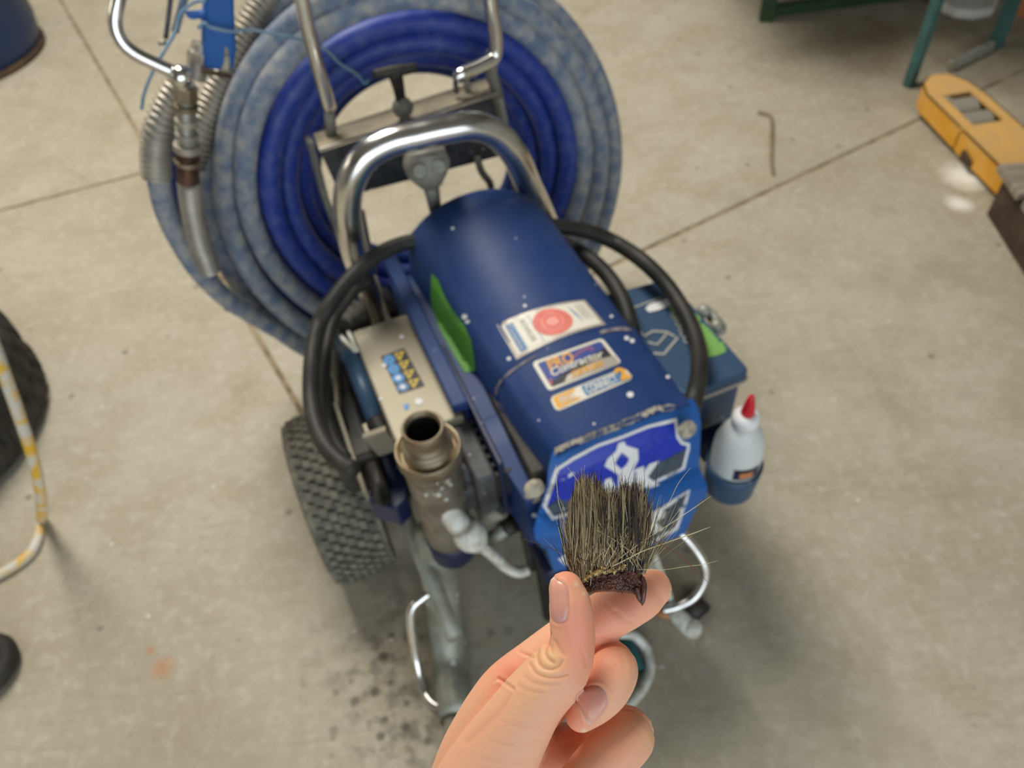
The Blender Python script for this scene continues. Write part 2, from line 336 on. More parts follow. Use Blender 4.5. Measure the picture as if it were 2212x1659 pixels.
# concrete
def concrete():
    m = bpy.data.materials.new('concrete'); m.use_nodes = True; nt = m.node_tree; N = nt.nodes; L = nt.links; B = N['Principled BSDF']
    geo = N.new('ShaderNodeNewGeometry'); P = geo.outputs['Position']
    def noise(s, det=6, rg=.6, vec=P):
        n = N.new('ShaderNodeTexNoise'); n.inputs['Scale'].default_value = s; n.inputs['Detail'].default_value = det; n.inputs['Roughness'].default_value = rg; L.new(vec, n.inputs['Vector']); return n.outputs['Fac']
    def ramp(v, a_, b_, c0=0., c1=1.):
        r = N.new('ShaderNodeMapRange'); r.inputs[1].default_value = a_; r.inputs[2].default_value = b_; r.inputs[3].default_value = c0; r.inputs[4].default_value = c1; L.new(v, r.inputs[0]); return r.outputs[0]
    def mix(f, a_, b_):
        x = N.new('ShaderNodeMix'); x.data_type = 'RGBA'; L.new(f, x.inputs[0])
        for i, v in ((6, a_), (7, b_)):
            if isinstance(v, tuple): x.inputs[i].default_value = v
            else: L.new(v, x.inputs[i])
        return x.outputs[2]
    def mul(a_, b_):
        x = N.new('ShaderNodeMath'); x.operation = 'MULTIPLY'; L.new(a_, x.inputs[0]); L.new(b_, x.inputs[1]); return x.outputs[0]
    c = mix(ramp(noise(1.3, 4), .38, .62), lin(190, 182, 162), lin(176, 167, 146))
    c = mix(ramp(noise(7, 5), .45, .75), c, lin(170, 159, 134))
    c = mix(ramp(noise(42, 8, .7), .5, .8), c, lin(208, 201, 184))
    c = mix(ramp(noise(75, 5, .6), .55, .75, 0, .38), c, lin(132, 123, 104))
    c = mix(ramp(noise(4.2, 5, .7), .5, .7, 0, .5), c, lin(158, 147, 124))
    mp = N.new('ShaderNodeMapping'); mp.inputs['Rotation'].default_value = (0, 0, math.radians(-38)); mp.inputs['Scale'].default_value = (9, 110, 1); L.new(P, mp.inputs[0])
    c = mix(ramp(noise(1., 3, .6, mp.outputs[0]), .52, .8, 0, .45), c, lin(148, 138, 119))
    def blob(px, py, r, a=.9, sx=1., sy=1.):      # a patch with its own floor place: stain, painted light, painted shade
        g = G(px, py); v = N.new('ShaderNodeVectorMath'); v.operation = 'DISTANCE'; L.new(P, v.inputs[0]); v.inputs[1].default_value = tuple(g)
        n = noise(14, 4); s = N.new('ShaderNodeMath'); s.operation = 'MULTIPLY_ADD'; L.new(n, s.inputs[0]); s.inputs[1].default_value = r * 1.2; L.new(v.outputs['Value'], s.inputs[2])
        return ramp(s.outputs[0], r * 1.9, r * .9, 0, a)
    # oil spots around the sprayer
    v = N.new('ShaderNodeTexVoronoi'); v.inputs['Scale'].default_value = 26; L.new(P, v.inputs['Vector'])
    sp = ramp(v.outputs['Distance'], .26, .16)
    hs = blob(900, 1470, .17, 1.)
    c = mix(mul(sp, hs), c, lin(86, 78, 66))
    c = mix(mul(ramp(noise(30, 5), .45, .65), blob(860, 1430, .14, .75)), c, lin(100, 90, 76))
    c = mix(mul(ramp(noise(30, 5), .45, .6), blob(900, 1590, .1, .6)), c, lin(104, 96, 84))
    v2 = N.new('ShaderNodeTexVoronoi'); v2.inputs['Scale'].default_value = 9; L.new(P, v2.inputs['Vector'])
    c = mix(ramp(v2.outputs['Distance'], .09, .05, 0, .6), c, lin(110, 100, 88))
    v3 = N.new('ShaderNodeTexVoronoi'); v3.inputs['Scale'].default_value = 13; L.new(P, v3.inputs['Vector'])
    c = mix(ramp(v3.outputs['Distance'], .055, .03, 0, .9), c, lin(228, 222, 208))
    c = mix(blob(350, 1445, .022, .8), c, lin(192, 140, 104))       # rusty orange stain
    c = mix(blob(325, 1405, .01, .8), c, lin(190, 142, 108))
    c = mix(blob(1495, 1280, .02, .8), c, lin(70, 66, 64))
    c = mix(blob(2090, 380, .062, 1.), c, lin(250, 248, 235))       # bright patches of light by the fork, painted into the floor colour
    c = mix(blob(2070, 440, .032, .9), c, lin(250, 248, 240))  # smaller painted patch of light beside it
    c = mix(mul(ramp(noise(3, 3), .3, .6), blob(2050, 60, .62, .7)), c, lin(120, 100, 74))  # shade under the benches, painted into the floor colour
    # the hooked pencil-dark scratch right of the joint
    mk = N.new('ShaderNodeSeparateXYZ'); L.new(P, mk.inputs[0])
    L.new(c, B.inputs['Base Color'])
    L.new(ramp(noise(20, 4), .3, .7, .62, .85), B.inputs['Roughness'])
    bp = N.new('ShaderNodeBump'); bp.inputs['Strength'].default_value = .35; bp.inputs['Distance'].default_value = .003; L.new(noise(60, 8, .7), bp.inputs['Height']); L.new(bp.outputs[0], B.inputs['Normal'])
    return m
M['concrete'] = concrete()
M['joint'] = mat('joint_dirt', lin(124, 108, 84), .95, col2=lin(164, 148, 120), ns=20)

# ------------------------------------------------------------------ setting
fl = MB(); fl.add(*hexa([(-5, -4, -.2), (5, -4, -.2), (5, 7, -.2), (-5, 7, -.2), (-5, -4, -.0035), (5, -4, -.0035), (5, 7, -.0035), (-5, 7, -.0035)]))
floor = fl.build('floor', M['joint'], smooth=False, kind='structure')
a1 = G(130, 0); a2 = G(640, 870); dA = (a2 - a1) / np.linalg.norm(a2 - a1); b1 = G(1400, 535); b2 = G(1990, 255); dB = (b2 - b1) / np.linalg.norm(b2 - b1)
l1 = G(0, 455); l2 = G(300, 375); dL = (l2 - l1) / np.linalg.norm(l2 - l1)
def isect(p, d, q, e):
    m_ = np.array([[d[0], -e[0]], [d[1], -e[1]]]); t = np.linalg.solve(m_, (q - p)[:2]); return p + d * t[0]
IA = isect(a1, dA, b1, dB); IL = isect(a1, dA, l1, dL)
Atop = a1 + dA * ((7 - a1[1]) / dA[1]); Bend = b1 + dB * ((5 - b1[0]) / dB[0]); Lend = l1 + dL * ((-5 - l1[0]) / dL[0])
def slab(P, name='concrete_slab', g=.0062):
    P = np.array(P)[:, :2]; c = P.mean(0); n = len(P); out = []
    for i in range(n):                              # inset every edge by g
        p0, p1, p2 = P[i - 1], P[i], P[(i + 1) % n]; e1 = (p1 - p0) / np.linalg.norm(p1 - p0); e2 = (p2 - p1) / np.linalg.norm(p2 - p1)
        n1 = np.array([-e1[1], e1[0]]); n2 = np.array([-e2[1], e2[0]])
        k = n1 + n2; k = k / (k.dot(n1) + 1e-9) if abs(k.dot(n1)) > .05 else n1
        out.append(p1 + k * g)
    V = [(x, y, -.03) for x, y in out]; mb = MB(); mb.add(*prism(V, (0, 0, .03))); return mb.build(name, M['concrete'], floor, smooth=False, bevel=.002)
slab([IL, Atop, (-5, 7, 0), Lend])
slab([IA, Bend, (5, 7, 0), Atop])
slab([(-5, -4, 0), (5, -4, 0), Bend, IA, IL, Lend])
def wall(name, c): mb = MB(); mb.add(*hexa(c)); o = mb.build(name, M['slabwall'], smooth=False, kind='structure'); return o
def bx(x0, x1, y0, y1, z0, z1): return [(x0, y0, z0), (x1, y0, z0), (x1, y1, z0), (x0, y1, z0), (x0, y0, z1), (x1, y0, z1), (x1, y1, z1), (x0, y1, z1)]
wall('wall_back', bx(-5, 5, 7, 7.15, -.2, 4)); wall('wall_left', bx(-5.15, -5, -4, 7.15, -.2, 4)); wall('wall_right', bx(5, 5.15, -4, 7.15, -.2, 4))
mb = MB(); mb.add(*hexa(bx(-5.15, -2, -4.15, -4, -.2, 4))); mb.add(*hexa(bx(4, 5.15, -4.15, -4, -.2, 4))); mb.add(*hexa(bx(-2, 4, -4.15, -4, 3.5, 4)))
mb.build('wall_front', M['slabwall'], smooth=False, kind='structure')
mb = MB(); mb.add(*hexa(bx(-5.15, 5.15, -4.15, 7.15, 4, 4.1))); mb.build('ceiling', M['ceil'], smooth=False, kind='structure')
# ------------------------------------------------------------------ paint sprayer
spr = thing('paint_sprayer', tuple(T(.22, .75, 0)), 'large blue airless paint sprayer on a wheeled chrome cart, centre of the floor', 'paint sprayer')
def one(name, geo, m, parent=spr, **k):
    mb_ = MB()
    for g in (geo if isinstance(geo, list) else [geo]): mb_.add(*g)
    return mb_.build(name, M[m] if isinstance(m, str) else m, parent, **k)

# motor cover: rear shell, front shell
def cover_profile(b, grow=0.):
    t = (b - .52) / .41
    wl = .213 + (.163 - .213) * t; wr = .409 + (.378 - .409) * t
    zc = .556 + (.648 - .556) * t ** 1.0; arch = .016 + .034 * t
    wl -= grow; wr += grow; zc += grow
    side = zc - arch
    P = [(wl - .040, side - .19), (wl - .040, side - .076), (wl - .006, side - .072), (wl - .001, side - .014), (wl + .004, side - .003)]
    for u in np.linspace(-.93, .93, 11): P.append(((wl + wr) / 2 + u * (wr - wl) / 2, side + arch * (1 - abs(u) ** 2.3)))
    P += [(wr - .004, side - .003), (wr + .001, side - .014), (wr + .004, side - .056), (wr + .018, side - .060), (wr + .018, side - .19)]
    return P
def shell(bs, grow, name, m):
    V = []; Fc = []; n = None
    for b, sc_ in bs:
        P = cover_profile(b, grow); n = len(P); wc = sum(p[0] for p in P) / n; zb = P[0][1]
        for (w_, z_) in P: V.append(T(wc + (w_ - wc) * (1 - (1 - sc_) * .5), b, zb + (z_ - zb) * sc_))
    for i in range(len(bs) - 1):
        for j in range(n): Fc.append((i * n + j, i * n + (j + 1) % n, (i + 1) * n + (j + 1) % n, (i + 1) * n + j))
    Fc.append(tuple(range(n))); Fc.append(tuple((len(bs) - 1) * n + j for j in range(n - 1, -1, -1)))
    o = one(name, (V, Fc), m, smooth=True, fix=True); md = o.modifiers.new('es', 'EDGE_SPLIT'); md.split_angle = .75; return o
rear = shell([(.652, 1), (.76, 1), (.84, 1), (.90, 1), (.93, .99), (.945, .95), (.952, .88)], 0, 'rear_cover', 'blue')
front = shell([(.517, .995), (.525, 1), (.60, 1), (.650, 1), (.653, .985)], .003, 'front_cover', 'blue')
# nose with the logo plate
rows = [(.524, .545, .213, .412), (.512, .536, .203, .415), (.500, .520, .196, .414), (.486, .458, .178, .404), (.472, .450, .166, .404), (.462, .442, .164, .404), (.460, .416, .172, .404), (.468, .404, .180, .402), (.460, .338, .186, .380), (.480, .312, .190, .384), (.524, .312, .190, .395)]
V = []; nw = 9
for b, z, wl, wr in rows:
    for i in range(nw):
        u = i / (nw - 1); V.append(T(wl + (wr - wl) * u, b - .008 * (1 - (2 * u - 1) ** 2) + (.024 * (.5 - u) if z < .5 else 0), z + .006 * (1 - (2 * u - 1) ** 2)))
Fc = [(r * nw + i, r * nw + i + 1, (r + 1) * nw + i + 1, (r + 1) * nw + i) for r in range(len(rows) - 1) for i in range(nw - 1)]
Fc.append(tuple(r * nw for r in range(len(rows)))); Fc.append(tuple(r * nw + nw - 1 for r in range(len(rows) - 1, -1, -1)))
Fc.append(tuple([i for i in range(nw)][::-1] + [(len(rows) - 1) * nw + i for i in range(nw)]))
nose = one('nose_panel', (V, Fc), 'blue2', fix=True); nose.modifiers.new('es', 'EDGE_SPLIT').split_angle = .5  # brighter blue than the cover, for the light falling on the nose
bpy.context.view_layer.update()
bc = world_bvh([rear, front, nose])

# prints on the cover
def dq(parent, name, m, g, off): return decal(bc, g[0], g[1], off, name, M[m], parent)
def base_of(name, q, m, off, **k):
    r = q.grid(0, 0, 1, 1, 14, 6) if not k else q.rect(0, 0, 1, 1, **k); return decal(bc, r[0], r[1], off, name, M[m], spr)
q = Quad((1073, 702), (1263, 648), (1309, 702), (1116, 777), -10)
st = base_of('service_sticker', q, 'silver', .0006); st['label'] = 'white sticker with red rosette'
dq(st, 'sticker_field', 'cream', q.grid(.035, .07, .965, .93, 14, 6), .0009)
dq(st, 'blue_band', 'midblue', q.grid(.07, .12, .145, .90, 2, 5), .0012)
dq(st, 'lettering', 'cream', q.text('Comtechno', .085, .15, .13, .86, rot=1), .0015)
dq(st, 'lettering', 'grey', q.text('KOHLER', .22, .16, .275, .82, bold=.02, rot=1), .0013)
dq(st, 'rule_line', 'sky', q.grid(.325, .08, .332, .92, 1, 5), .0013)
dq(st, 'rule_line', 'sky', q.grid(.15, .10, .155, .9, 1, 5), .0013)
V = [q(.52 + .205 * math.cos(a), .49 + .40 * math.sin(a)) for a in np.linspace(0, 2 * math.pi, 49)[:-1]]
ros = dq(st, 'red_rosette', 'red', poly(V), .0013)
rb = MB()
for k in range(32):                                 # pale rays of the rosette
    a = k * math.pi / 16; V = [q(.52 + r * .205 * math.cos(a + e), .49 + r * .40 * math.sin(a + e)) for r, e in ((.62, -.03), (.95, -.03), (.95, .03), (.62, .03))]
    P3 = [cast(bc, x, y, .0017) for x, y in V]
    if all(p is not None for p in P3): rb.add(P3, [(0, 1, 2, 3)])
rb.build('rosette_rays', M['pink'], st, smooth=False)
for r0, r1, m_ in ((.50, .58, 'pink'), (.0, .34, 'pink')):
    aa = np.linspace(0, 2 * math.pi, 41); V = [q(.52 + r1 * .205 * math.cos(a), .49 + r1 * .40 * math.sin(a)) for a in aa[:-1]]
    if r0 == 0: dq(st, 'rosette_centre', m_, poly(V), .0017)
    else:
        V2 = [q(.52 + r0 * .205 * math.cos(a), .49 + r0 * .40 * math.sin(a)) for a in aa[:-1]]
        dq(st, 'rosette_ring', m_, (V + V2, [(i, (i + 1) % 40, 40 + (i + 1) % 40, 40 + i) for i in range(40)]), .0016)
dq(st, 'blue_arrow', 'midblue', poly([q(.765, .12), q(.775, .42), q(.81, .78), q(.80, .45)]), .0013)
for k in range(6): dq(st, 'fine_print', 'grey', q.grid(.835 + .018 * k, .14, .842 + .018 * k, .62 + .05 * (k % 3), 1, 4), .0013)

q = Quad((1149, 784), (1301, 731), (1343, 784), (1186, 846), -4)
st = base_of('series_badge', q, 'cream', .0006, rad=.05); st['label'] = 'cream-edged badge with yellow lettering'
dq(st, 'badge_field', 'charcoal', q.rect(.055, .09, .95, .93, rad=.03), .0010)
dq(st, 'badge_sky', 'indigo', poly([q(.06, .10), q(.94, .10), q(.94, .36), q(.60, .52), q(.30, .68), q(.06, .80)]), .0013)
dq(st, 'badge_sweep', 'silver', poly([q(.22, .96), q(.30, .80), q(.50, .74), q(.75, .66), q(.97, .70), q(.97, .96)]), .0013)
dq(st, 'lettering', 'orange', q.text('PRO', .15, .12, .50, .48, bold=.02, shear=.15), .0020)
dq(st, 'lettering', 'cream', q.text('Contractor', .14, .40, .86, .66, bold=.015, shear=.3), .0024)
dq(st, 'lettering', 'orange', q.text('SERIES', .34, .74, .80, .93, bold=.02, shear=.3), .0020)
dq(st, 'red_swoosh', 'red', strip2([q(.50, .34), q(.62, .24), q(.76, .20), q(.80, .26), q(.74, .32)], 1.6), .0017)
dq(st, 'red_swoosh', 'red', strip2([q(.10, .70), q(.07, .80), q(.09, .86)], 3), .0019)
q = Quad((1187, 859), (1350, 795), (1369, 818), (1202, 890), -2)
st = base_of('connect_badge', q, 'cream', .0006, rad=.06); st['label'] = 'cream strip badge with orange and blue ends'
dq(st, 'orange_field', 'orange', q.rect(.03, .08, .33, .90, rad=.03), .0010)
dq(st, 'white_gap', 'cream', poly([q(.22, .5), q(.36, .1), q(.36, .9)]), .0013)
dq(st, 'blue_field', 'midblue', q.rect(.40, .14, .93, .88, rad=.02), .0010)
dq(st, 'lettering', 'silver', q.text('PRO', .09, .25, .28, .80, bold=.02), .0017)
dq(st, 'lettering', 'cream', q.text('CONNECT', .43, .22, .83, .84, bold=.02), .0018)
dq(st, 'lettering', 'orange', q.text('2', .85, -.14, .985, .86, bold=.05), .0022)
# seam, chipped lip, green paint, plate prints
dq(spr, 'seam_trim', 'scuff', strip2([(1073, 852), (1074, 838), (1084, 822), (1104, 803), (1130, 785), (1158, 769)], 5), .0012)
dq(spr, 'seam_trim', 'scuff', strip2([(1296, 719), (1320, 713), (1345, 711), (1362, 714)], 7), .0012)
for x0, y0, x1, y1 in ((1199, 975, 1231, 960), (1234, 958, 1287, 938), (1290, 936, 1340, 918), (1343, 915, 1382, 898), (1386, 895, 1418, 884), (1421, 882, 1458, 880)):
    P = []
    m_ = 9
    for i in range(m_): t = i / (m_ - 1); P.append((x0 + (x1 - x0) * t, y0 + (y1 - y0) * t - 6 + random.uniform(-2, 2)))
    for i in range(m_): t = 1 - i / (m_ - 1); P.append((x0 + (x1 - x0) * t - 1, y0 + (y1 - y0) * t + 7 + random.uniform(-2.5, 2.5)))
    dq(spr, 'bare_metal_chip', 'chip', poly(P), .0012)
g = dq(spr, 'green_paint_smear', 'green', poly([(934, 590), (948, 604), (962, 640), (978, 668), (1003, 700), (1019, 735), (1027, 780), (1028, 800), (1016, 803), (1004, 806), (1003, 790), (988, 780), (968, 745), (948, 708), (935, 668), (931, 630)]), .0012)
PL = [(1199, 1012), (1236, 988), (1290, 960), (1344, 941), (1398, 919), (1461, 903), (1466, 942), (1474, 953), (1489, 957), (1489, 968), (1478, 1012), (1400, 1051), (1300, 1092), (1219, 1117), (1193, 1124), (1171, 1090), (1202, 1068), (1207, 1052), (1203, 1030)]
def shrink(P, k):
    P = np.array(P, float); out = []; n = len(P)
    for i in range(n):
        p0, p1, p2 = P[i - 1], P[i], P[(i + 1) % n]; e1 = (p1 - p0) / np.linalg.norm(p1 - p0); e2 = (p2 - p1) / np.linalg.norm(p2 - p1)
        kk = np.array([-e1[1], e1[0]]) + np.array([-e2[1], e2[0]]); kk /= max(.6, kk.dot([-e1[1], e1[0]])); out.append(tuple(p1 + kk * k))
    return out
lp = dq(spr, 'logo_plate', 'white', poly(PL), .0012); lp['label'] = 'blue and white front name plate'
dq(lp, 'plate_field', 'royal', poly(shrink(PL, 7)), .0018)
dq(lp, 'dark_corner', 'stripe', poly([(1437, 990), (1481, 967), (1471, 1008), (1400, 1042), (1300, 1083), (1300, 1066)]), .0022)
dq(lp, 'dark_corner', 'stripe', poly([(1180, 1092), (1207, 1075), (1225, 1080), (1235, 1104), (1197, 1116)]), .0022)
for k in range(9):
    dq(lp, 'pin_stripe', 'stripe2', strip2([(1425 + 2 * k, 1000 + 5 * k - 4), (1478 - 1.2 * k, 980 + 4 * k - 4)][:2], 1.2), .0025)
sc_ = 1 / 3.687
def z5(P): return [(1040 + x * sc_, 600 + y * sc_) for x, y in P]
dq(lp, 'diamond_emblem', 'white', poly(z5([(1085, 1315), (1130, 1300), (1150, 1335), (1240, 1362), (1245, 1440), (1180, 1560), (1085, 1560), (975, 1490), (1000, 1440), (1068, 1375)])), .0024)
dq(lp, 'emblem_centre', 'royal', poly(z5([(1112, 1388), (1170, 1432), (1130, 1462), (1150, 1475), (1108, 1515), (1058, 1468)])), .0030)
dq(lp, 'emblem_script', 'white', strip2(z5([(1090, 1590), (1140, 1570), (1200, 1540), (1240, 1515)]), 5), .0026)
qq = Quad((1240, 1056), (1428, 990), (1424, 1048), (1244, 1108))
dq(lp, 'lettering', 'white', qq.text('MARK', 0, 0, 1, 1, bold=.08), .0028)
PL2 = [(1205, 1206), (1250, 1182), (1350, 1135), (1440, 1087), (1490, 1057), (1484, 1080), (1463, 1142), (1400, 1178), (1300, 1225), (1240, 1236)]
lp2 = dq(spr, 'lower_plate', 'white', poly(PL2), .0012)
dq(lp2, 'plate_field', 'stripe', poly(shrink(PL2, 7)), .0018)
for k in range(8): dq(lp2, 'pin_stripe', 'stripe2', strip2([(1430, 1105 + 6 * k), (1480 - 3 * k, 1080 + 7 * k)], 1.2), .0022)
qq = Quad((1290, 1160), (1438, 1088), (1432, 1140), (1296, 1208))
dq(lp2, 'lettering', 'white', qq.text('MAX', 0, 0, 1, 1, bold=.1), .0026)
for x, y, r in ((1361, 853, 8), (1353, 731, 6), (1004, 684, 7), (1010, 695, 5), (1365, 737, 6), (978, 494, 4), (1134, 661, 4), (1320, 684, 4), (1100, 775, 5), (1442, 815, 5), (1154, 1112, 6), (1283, 916, 3)):
    dq(spr, 'paint_fleck', 'white', poly([(x + r * math.cos(a) * random.uniform(.8, 1.1), y + r * .8 * math.sin(a)) for a in np.linspace(0, 6.28, 10)[:-1]]), .0009)
# rim latches with worn paint at both sides of the nose
for (x, y, r, b_) in ((1152, 1052, 15, .47), (1482, 925, 15, .49)):
    p = XW(x, y, b=b_ - .002); one('cover_screw', lathe([(.012, 0), (.012, .006), (.008, .009), (.0, .009)], p, T(0, -1, .25), 16), 'chip')
    dq(spr, 'worn_patch', 'chip', poly([(x - 20, y + 22), (x - 6, y + 8), (x + 14, y + 12), (x + 18, y + 26), (x, y + 34)] if x < 1300 else [(x - 12, y + 14), (x + 8, y + 10), (x + 4, y + 22), (x - 8, y + 24)]), .0012)
# edge wear along the ledges
dq(spr, 'worn_edge', 'scuff', strip2([(1080, 868), (1100, 905), (1122, 940), (1145, 985), (1168, 1015)], 3), .0012)

# engine block, casting and drive housing below the cover
one('motor_block', [mbox(.185, .385, .53, .92, .30, .50), mbox(.21, .36, .50, .6, .26, .4)], 'blackiron', bevel=.006)
one('side_plate', [mbox(.152, .160, .56, .93, .38, .505), mbox(.142, .150, .66, .93, .44, .53)], 'navy', bevel=.003)
one('upper_side_rail', mbox(.126, .150, .655, 1.0, .515, .532), 'blue', bevel=.004)
one('gear_casting', [mbox(.118, .148, .56, .67, .40, .487), mbox(.10, .135, .575, .62, .40, .45)], 'cast', bevel=.006)
mb_ = MB()
for k in range(7): mb_.add(*mbox(.148, .172, .565 + .016 * k, .572 + .016 * k, .42, .475))
mb_.build('cooling_fins', M['blackiron'], spr, bevel=.001)
one('drive_lug', [tube([XW(1000, 1000, d=1.08), XW(1035, 1050, d=1.10), XW(1030, 1085, d=1.12)], [.022, .020, .014], n=12)], 'cast')
p = XW(1040, 1108, d=1.14); q_ = XW(1078, 1090, d=1.13)
one('hex_fitting', rod(p, q_, .020, 6), 'galv', smooth=False, bevel=.002)
one('pipe_nipple', rod(XW(1052, 1170, d=1.18), XW(1092, 1142, d=1.16), .011, 12), 'galv')
one('rubber_stop', rod(XW(1086, 1146, d=1.17), XW(1112, 1130, d=1.16), .014, 10), 'blackiron')
one('lower_bracket', [bar(XW(1128, 1120, d=1.2), XW(1150, 1225, d=1.28), .012, .02), bar(XW(1100, 1120, d=1.18), XW(1135, 1105, d=1.16), .012, .012)], 'darksteel', bevel=.002)
one('pump_rod', rod(XW(1165, 1190, d=1.22), XW(1185, 1330, d=1.38), .010, 12), 'blackiron')
one('belly_pan', [mbox(.185, .37, .50, .88, .235, .275)], 'navy', bevel=.01)

# control box
cb = one('control_box', mbox(.040, .141, .660, .888, .34, .50), 'box', bevel=.004); cb['label'] = 'pale grey metal control box'
bpy.context.view_layer.update(); bb = world_bvh([cb])
q = Quad((822, 771), (873, 752), (918, 834), (862, 852))
def dqb(parent, name, m, g, off=.0008): return decal(bb, g[0], g[1], off, name, M[m], parent)
st = dqb(cb, 'warning_label', 'black', q.grid(0, 0, 1, 1, 3, 5), .0005)
def sub(name, m, g, off): o = decal(bb, g[0], g[1], off, name, M[m], st); return o
for k in range(4):
    t0 = .02 + .24 * k
    V = [q(.25 + .22 * math.cos(a), t0 + .125 + .115 * math.sin(a)) for a in np.linspace(0, 6.283, 21)[:-1]]
    # sub-parts of the box's label are built as pieces of the box so that nothing goes a level too deep
    dqb(cb, 'blue_symbol', 'sky' if k < 3 else 'midblue', poly(V), .0009)
    V = [q(.25 + .10 * math.cos(a), t0 + .125 + .05 * math.sin(a)) for a in np.linspace(0, 6.283, 13)[:-1]]
    dqb(cb, 'symbol_mark', 'midblue' if k < 2 else 'white', poly(V), .0012)
    dqb(cb, 'warning_triangle', 'yellow', poly([q(.54, t0 + .03), q(.95, t0 + .07), q(.54, t0 + .22)][:1] + [q(.96, t0 + .05), q(.60, t0 + .24)]), .0009)
    dqb(cb, 'triangle_mark', 'black', poly([q(.62, t0 + .07), q(.80, t0 + .075), q(.64, t0 + .16)]), .0012)
bpy.data.objects.remove(st) if False else None
dqb(cb, 'blue_mark', 'sky', poly([(872, 875), (884, 872), (882, 884), (874, 886)]), .0009)
for x, y, r in ((795, 710, 6), (868, 728, 5), (905, 868, 9), (823, 862, 4), (830, 790, 5)):
    dqb(cb, 'paint_fleck', 'white', poly([(x + r * math.cos(a), y + r * .8 * math.sin(a)) for a in np.linspace(0, 6.28, 10)[:-1]]), .0009)
# round switch handle, trims, guard beside the box
ha = XW(757, 765, z=.49); hb = XW(812, 908, z=.475)
one('blue_grip_bar', rod(ha, hb, .014, 18), 'slate', label='dark blue round side bar')
one('grip_end', rod(hb, XW(828, 938, z=.47), .0155, 16), 'blackiron', bevel=.003)
one('trim_strip', [bar(XW(736, 728, z=.50), XW(768, 762, z=.50), .006, .010), bar(XW(752, 716, z=.503), XW(772, 760, z=.503), .006, .004)], 'whitepaint', bevel=.001)
one('box_foot', [bar(XW(800, 962, z=.46), XW(850, 945, z=.47), .010, .05), bar(XW(790, 925, z=.46), XW(806, 965, z=.455), .008, .03)], 'box', bevel=.002)
one('housing_side', [mbox(-.030, .015, .69, .90, .36, .452), mbox(-.012, .012, .64, .70, .38, .44)], 'blackiron', bevel=.012)
one('housing_disc', lathe([(.0, 0), (.085, 0), (.095, .008), (.095, .03), (.085, .038), (.0, .038)], T(-.048, .80, .385), T(1, 0, 0), 40), 'rubber')
one('edge_plate', [bar(XW(728, 880, z=.47), XW(792, 1072, z=.42), .006, .05), bar(XW(718, 740, z=.48), XW(732, 880, z=.47), .006, .03)], 'box', bevel=.001)
one('blue_bracket', prism([XW(x, y, z=.39) for x, y in ((838, 950), (800, 1005), (796, 1082), (856, 1100), (880, 1075), (872, 1000))], (0, 0, -.05)), 'navy', bevel=.004, fix=True)

# filter housing with bronze collar
FO = T(.074, .600, 0); up3 = (0, 0, 1.)
fz = lambda z: FO + np.array([0, 0, z])
fh = one('filter_housing', lathe([(.033, .315), (.0345, .33), (.0375, .48), (.0385, .525)], FO, up3, 48, cap=False), 'filter')
one('filter_collar', lathe([(.0385, .52), (.0425, .523), (.043, .540), (.0415, .544), (.0385, .541), (.0375, .532), (.033, .530), (.033, .552), (.031, .556), (.0265, .557), (.0260, .568), (.0272, .572), (.0272, .584), (.0255, .5865), (.0238, .586), (.0212, .578)], FO, up3, 48, cap=False), 'brass', label='bronze collar with an open neck')
one('filter_bore', lathe([(.0240, .585), (.0232, .578), (.0232, .47), (.0, .47)], FO, up3, 32, cap=False), 'bore', label='dark hollow bore')
one('filter_end_cap', lathe([(.0, .268), (.030, .268), (.034, .274), (.0362, .318), (.033, .322)], FO, up3, 40), 'navy', label='black rubber bottom cap')
# fittings on its right side
one('swivel_fitting', [rod(XW(946, 1040, d=1.03), XW(952, 1062, d=1.04), .017, 8), rod(XW(940, 1020, d=1.0), XW(944, 1046, d=1.02), .012, 12)], 'brass', bevel=.002)
one('elbow_pipe', tube([XW(955, 1066, d=1.05), XW(962, 1092, d=1.07), XW(985, 1125, d=1.09), XW(1010, 1150, d=1.11)], [.012, .016, .017, .019], n=14), 'whitepaint')
one('paint_crusted_valve', tube([XW(1002, 1138, d=1.09), XW(1018, 1158, d=1.10), XW(1034, 1175, d=1.12)], [.020, .024, .014], n=12), 'whitepaint', label='valve caked with white paint')
one('drain_lever', tube([XW(1034, 1175, d=1.12), XW(1065, 1200, d=1.15), XW(1095, 1226, d=1.18), XW(1120, 1236, d=1.19), XW(1143, 1230, d=1.19)], [.008, .0085, .0085, .0085, .008], n=12), 'whitepaint')
mb_ = MB()
for _ in range(16):
    p = XW(random.gauss(948, 14), random.gauss(1045, 22), d=.99 + random.uniform(0, .01)); mb_.add(*ball(p, random.uniform(.0015, .004), 7))
mb_.build('paint_splashes', M['whitepaint'], spr)

# cart frame
tw = [(822, 690, .985), (812, 662, .98), (796, 620, .97), (770, 560, .965), (755, 500, .96), (750, 440, .955), (760, 385, .95), (790, 338, .95), (840, 308, .95), (900, 293, .95), (960, 280, .95), (1022, 272, .95), (1072, 290, .95), (1112, 335, .95), (1142, 400, .955), (1168, 455, .96), (1195, 520, .965), (1210, 560, .97)]
one('arch_tube', tube([XW(x, y, b=b) for x, y, b in tw], .0205, n=28, k=6), 'chrome', label='thick bent chrome arch tube')
one('arch_foot_clamp', [rod(XW(795, 640, d=1.35), XW(835, 690, d=1.37), .022, 16), ball(XW(812, 660, d=1.33), .012, 12)], 'dusty')
def beamtube(name, P, r, m='chrome', lab=None, **k): return one(name, tube(P, r, n=16), m, label=lab, **k)
beamtube('upright', [XW(640, -60, b=1.10), XW(665, 60, b=1.10), XW(694, 170, b=1.10), XW(712, 236, b=1.10)], .0105)
one('upright_socket', rod(XW(711, 232, b=1.10), XW(716, 292, b=1.10), .0085, 12), 'dusty')
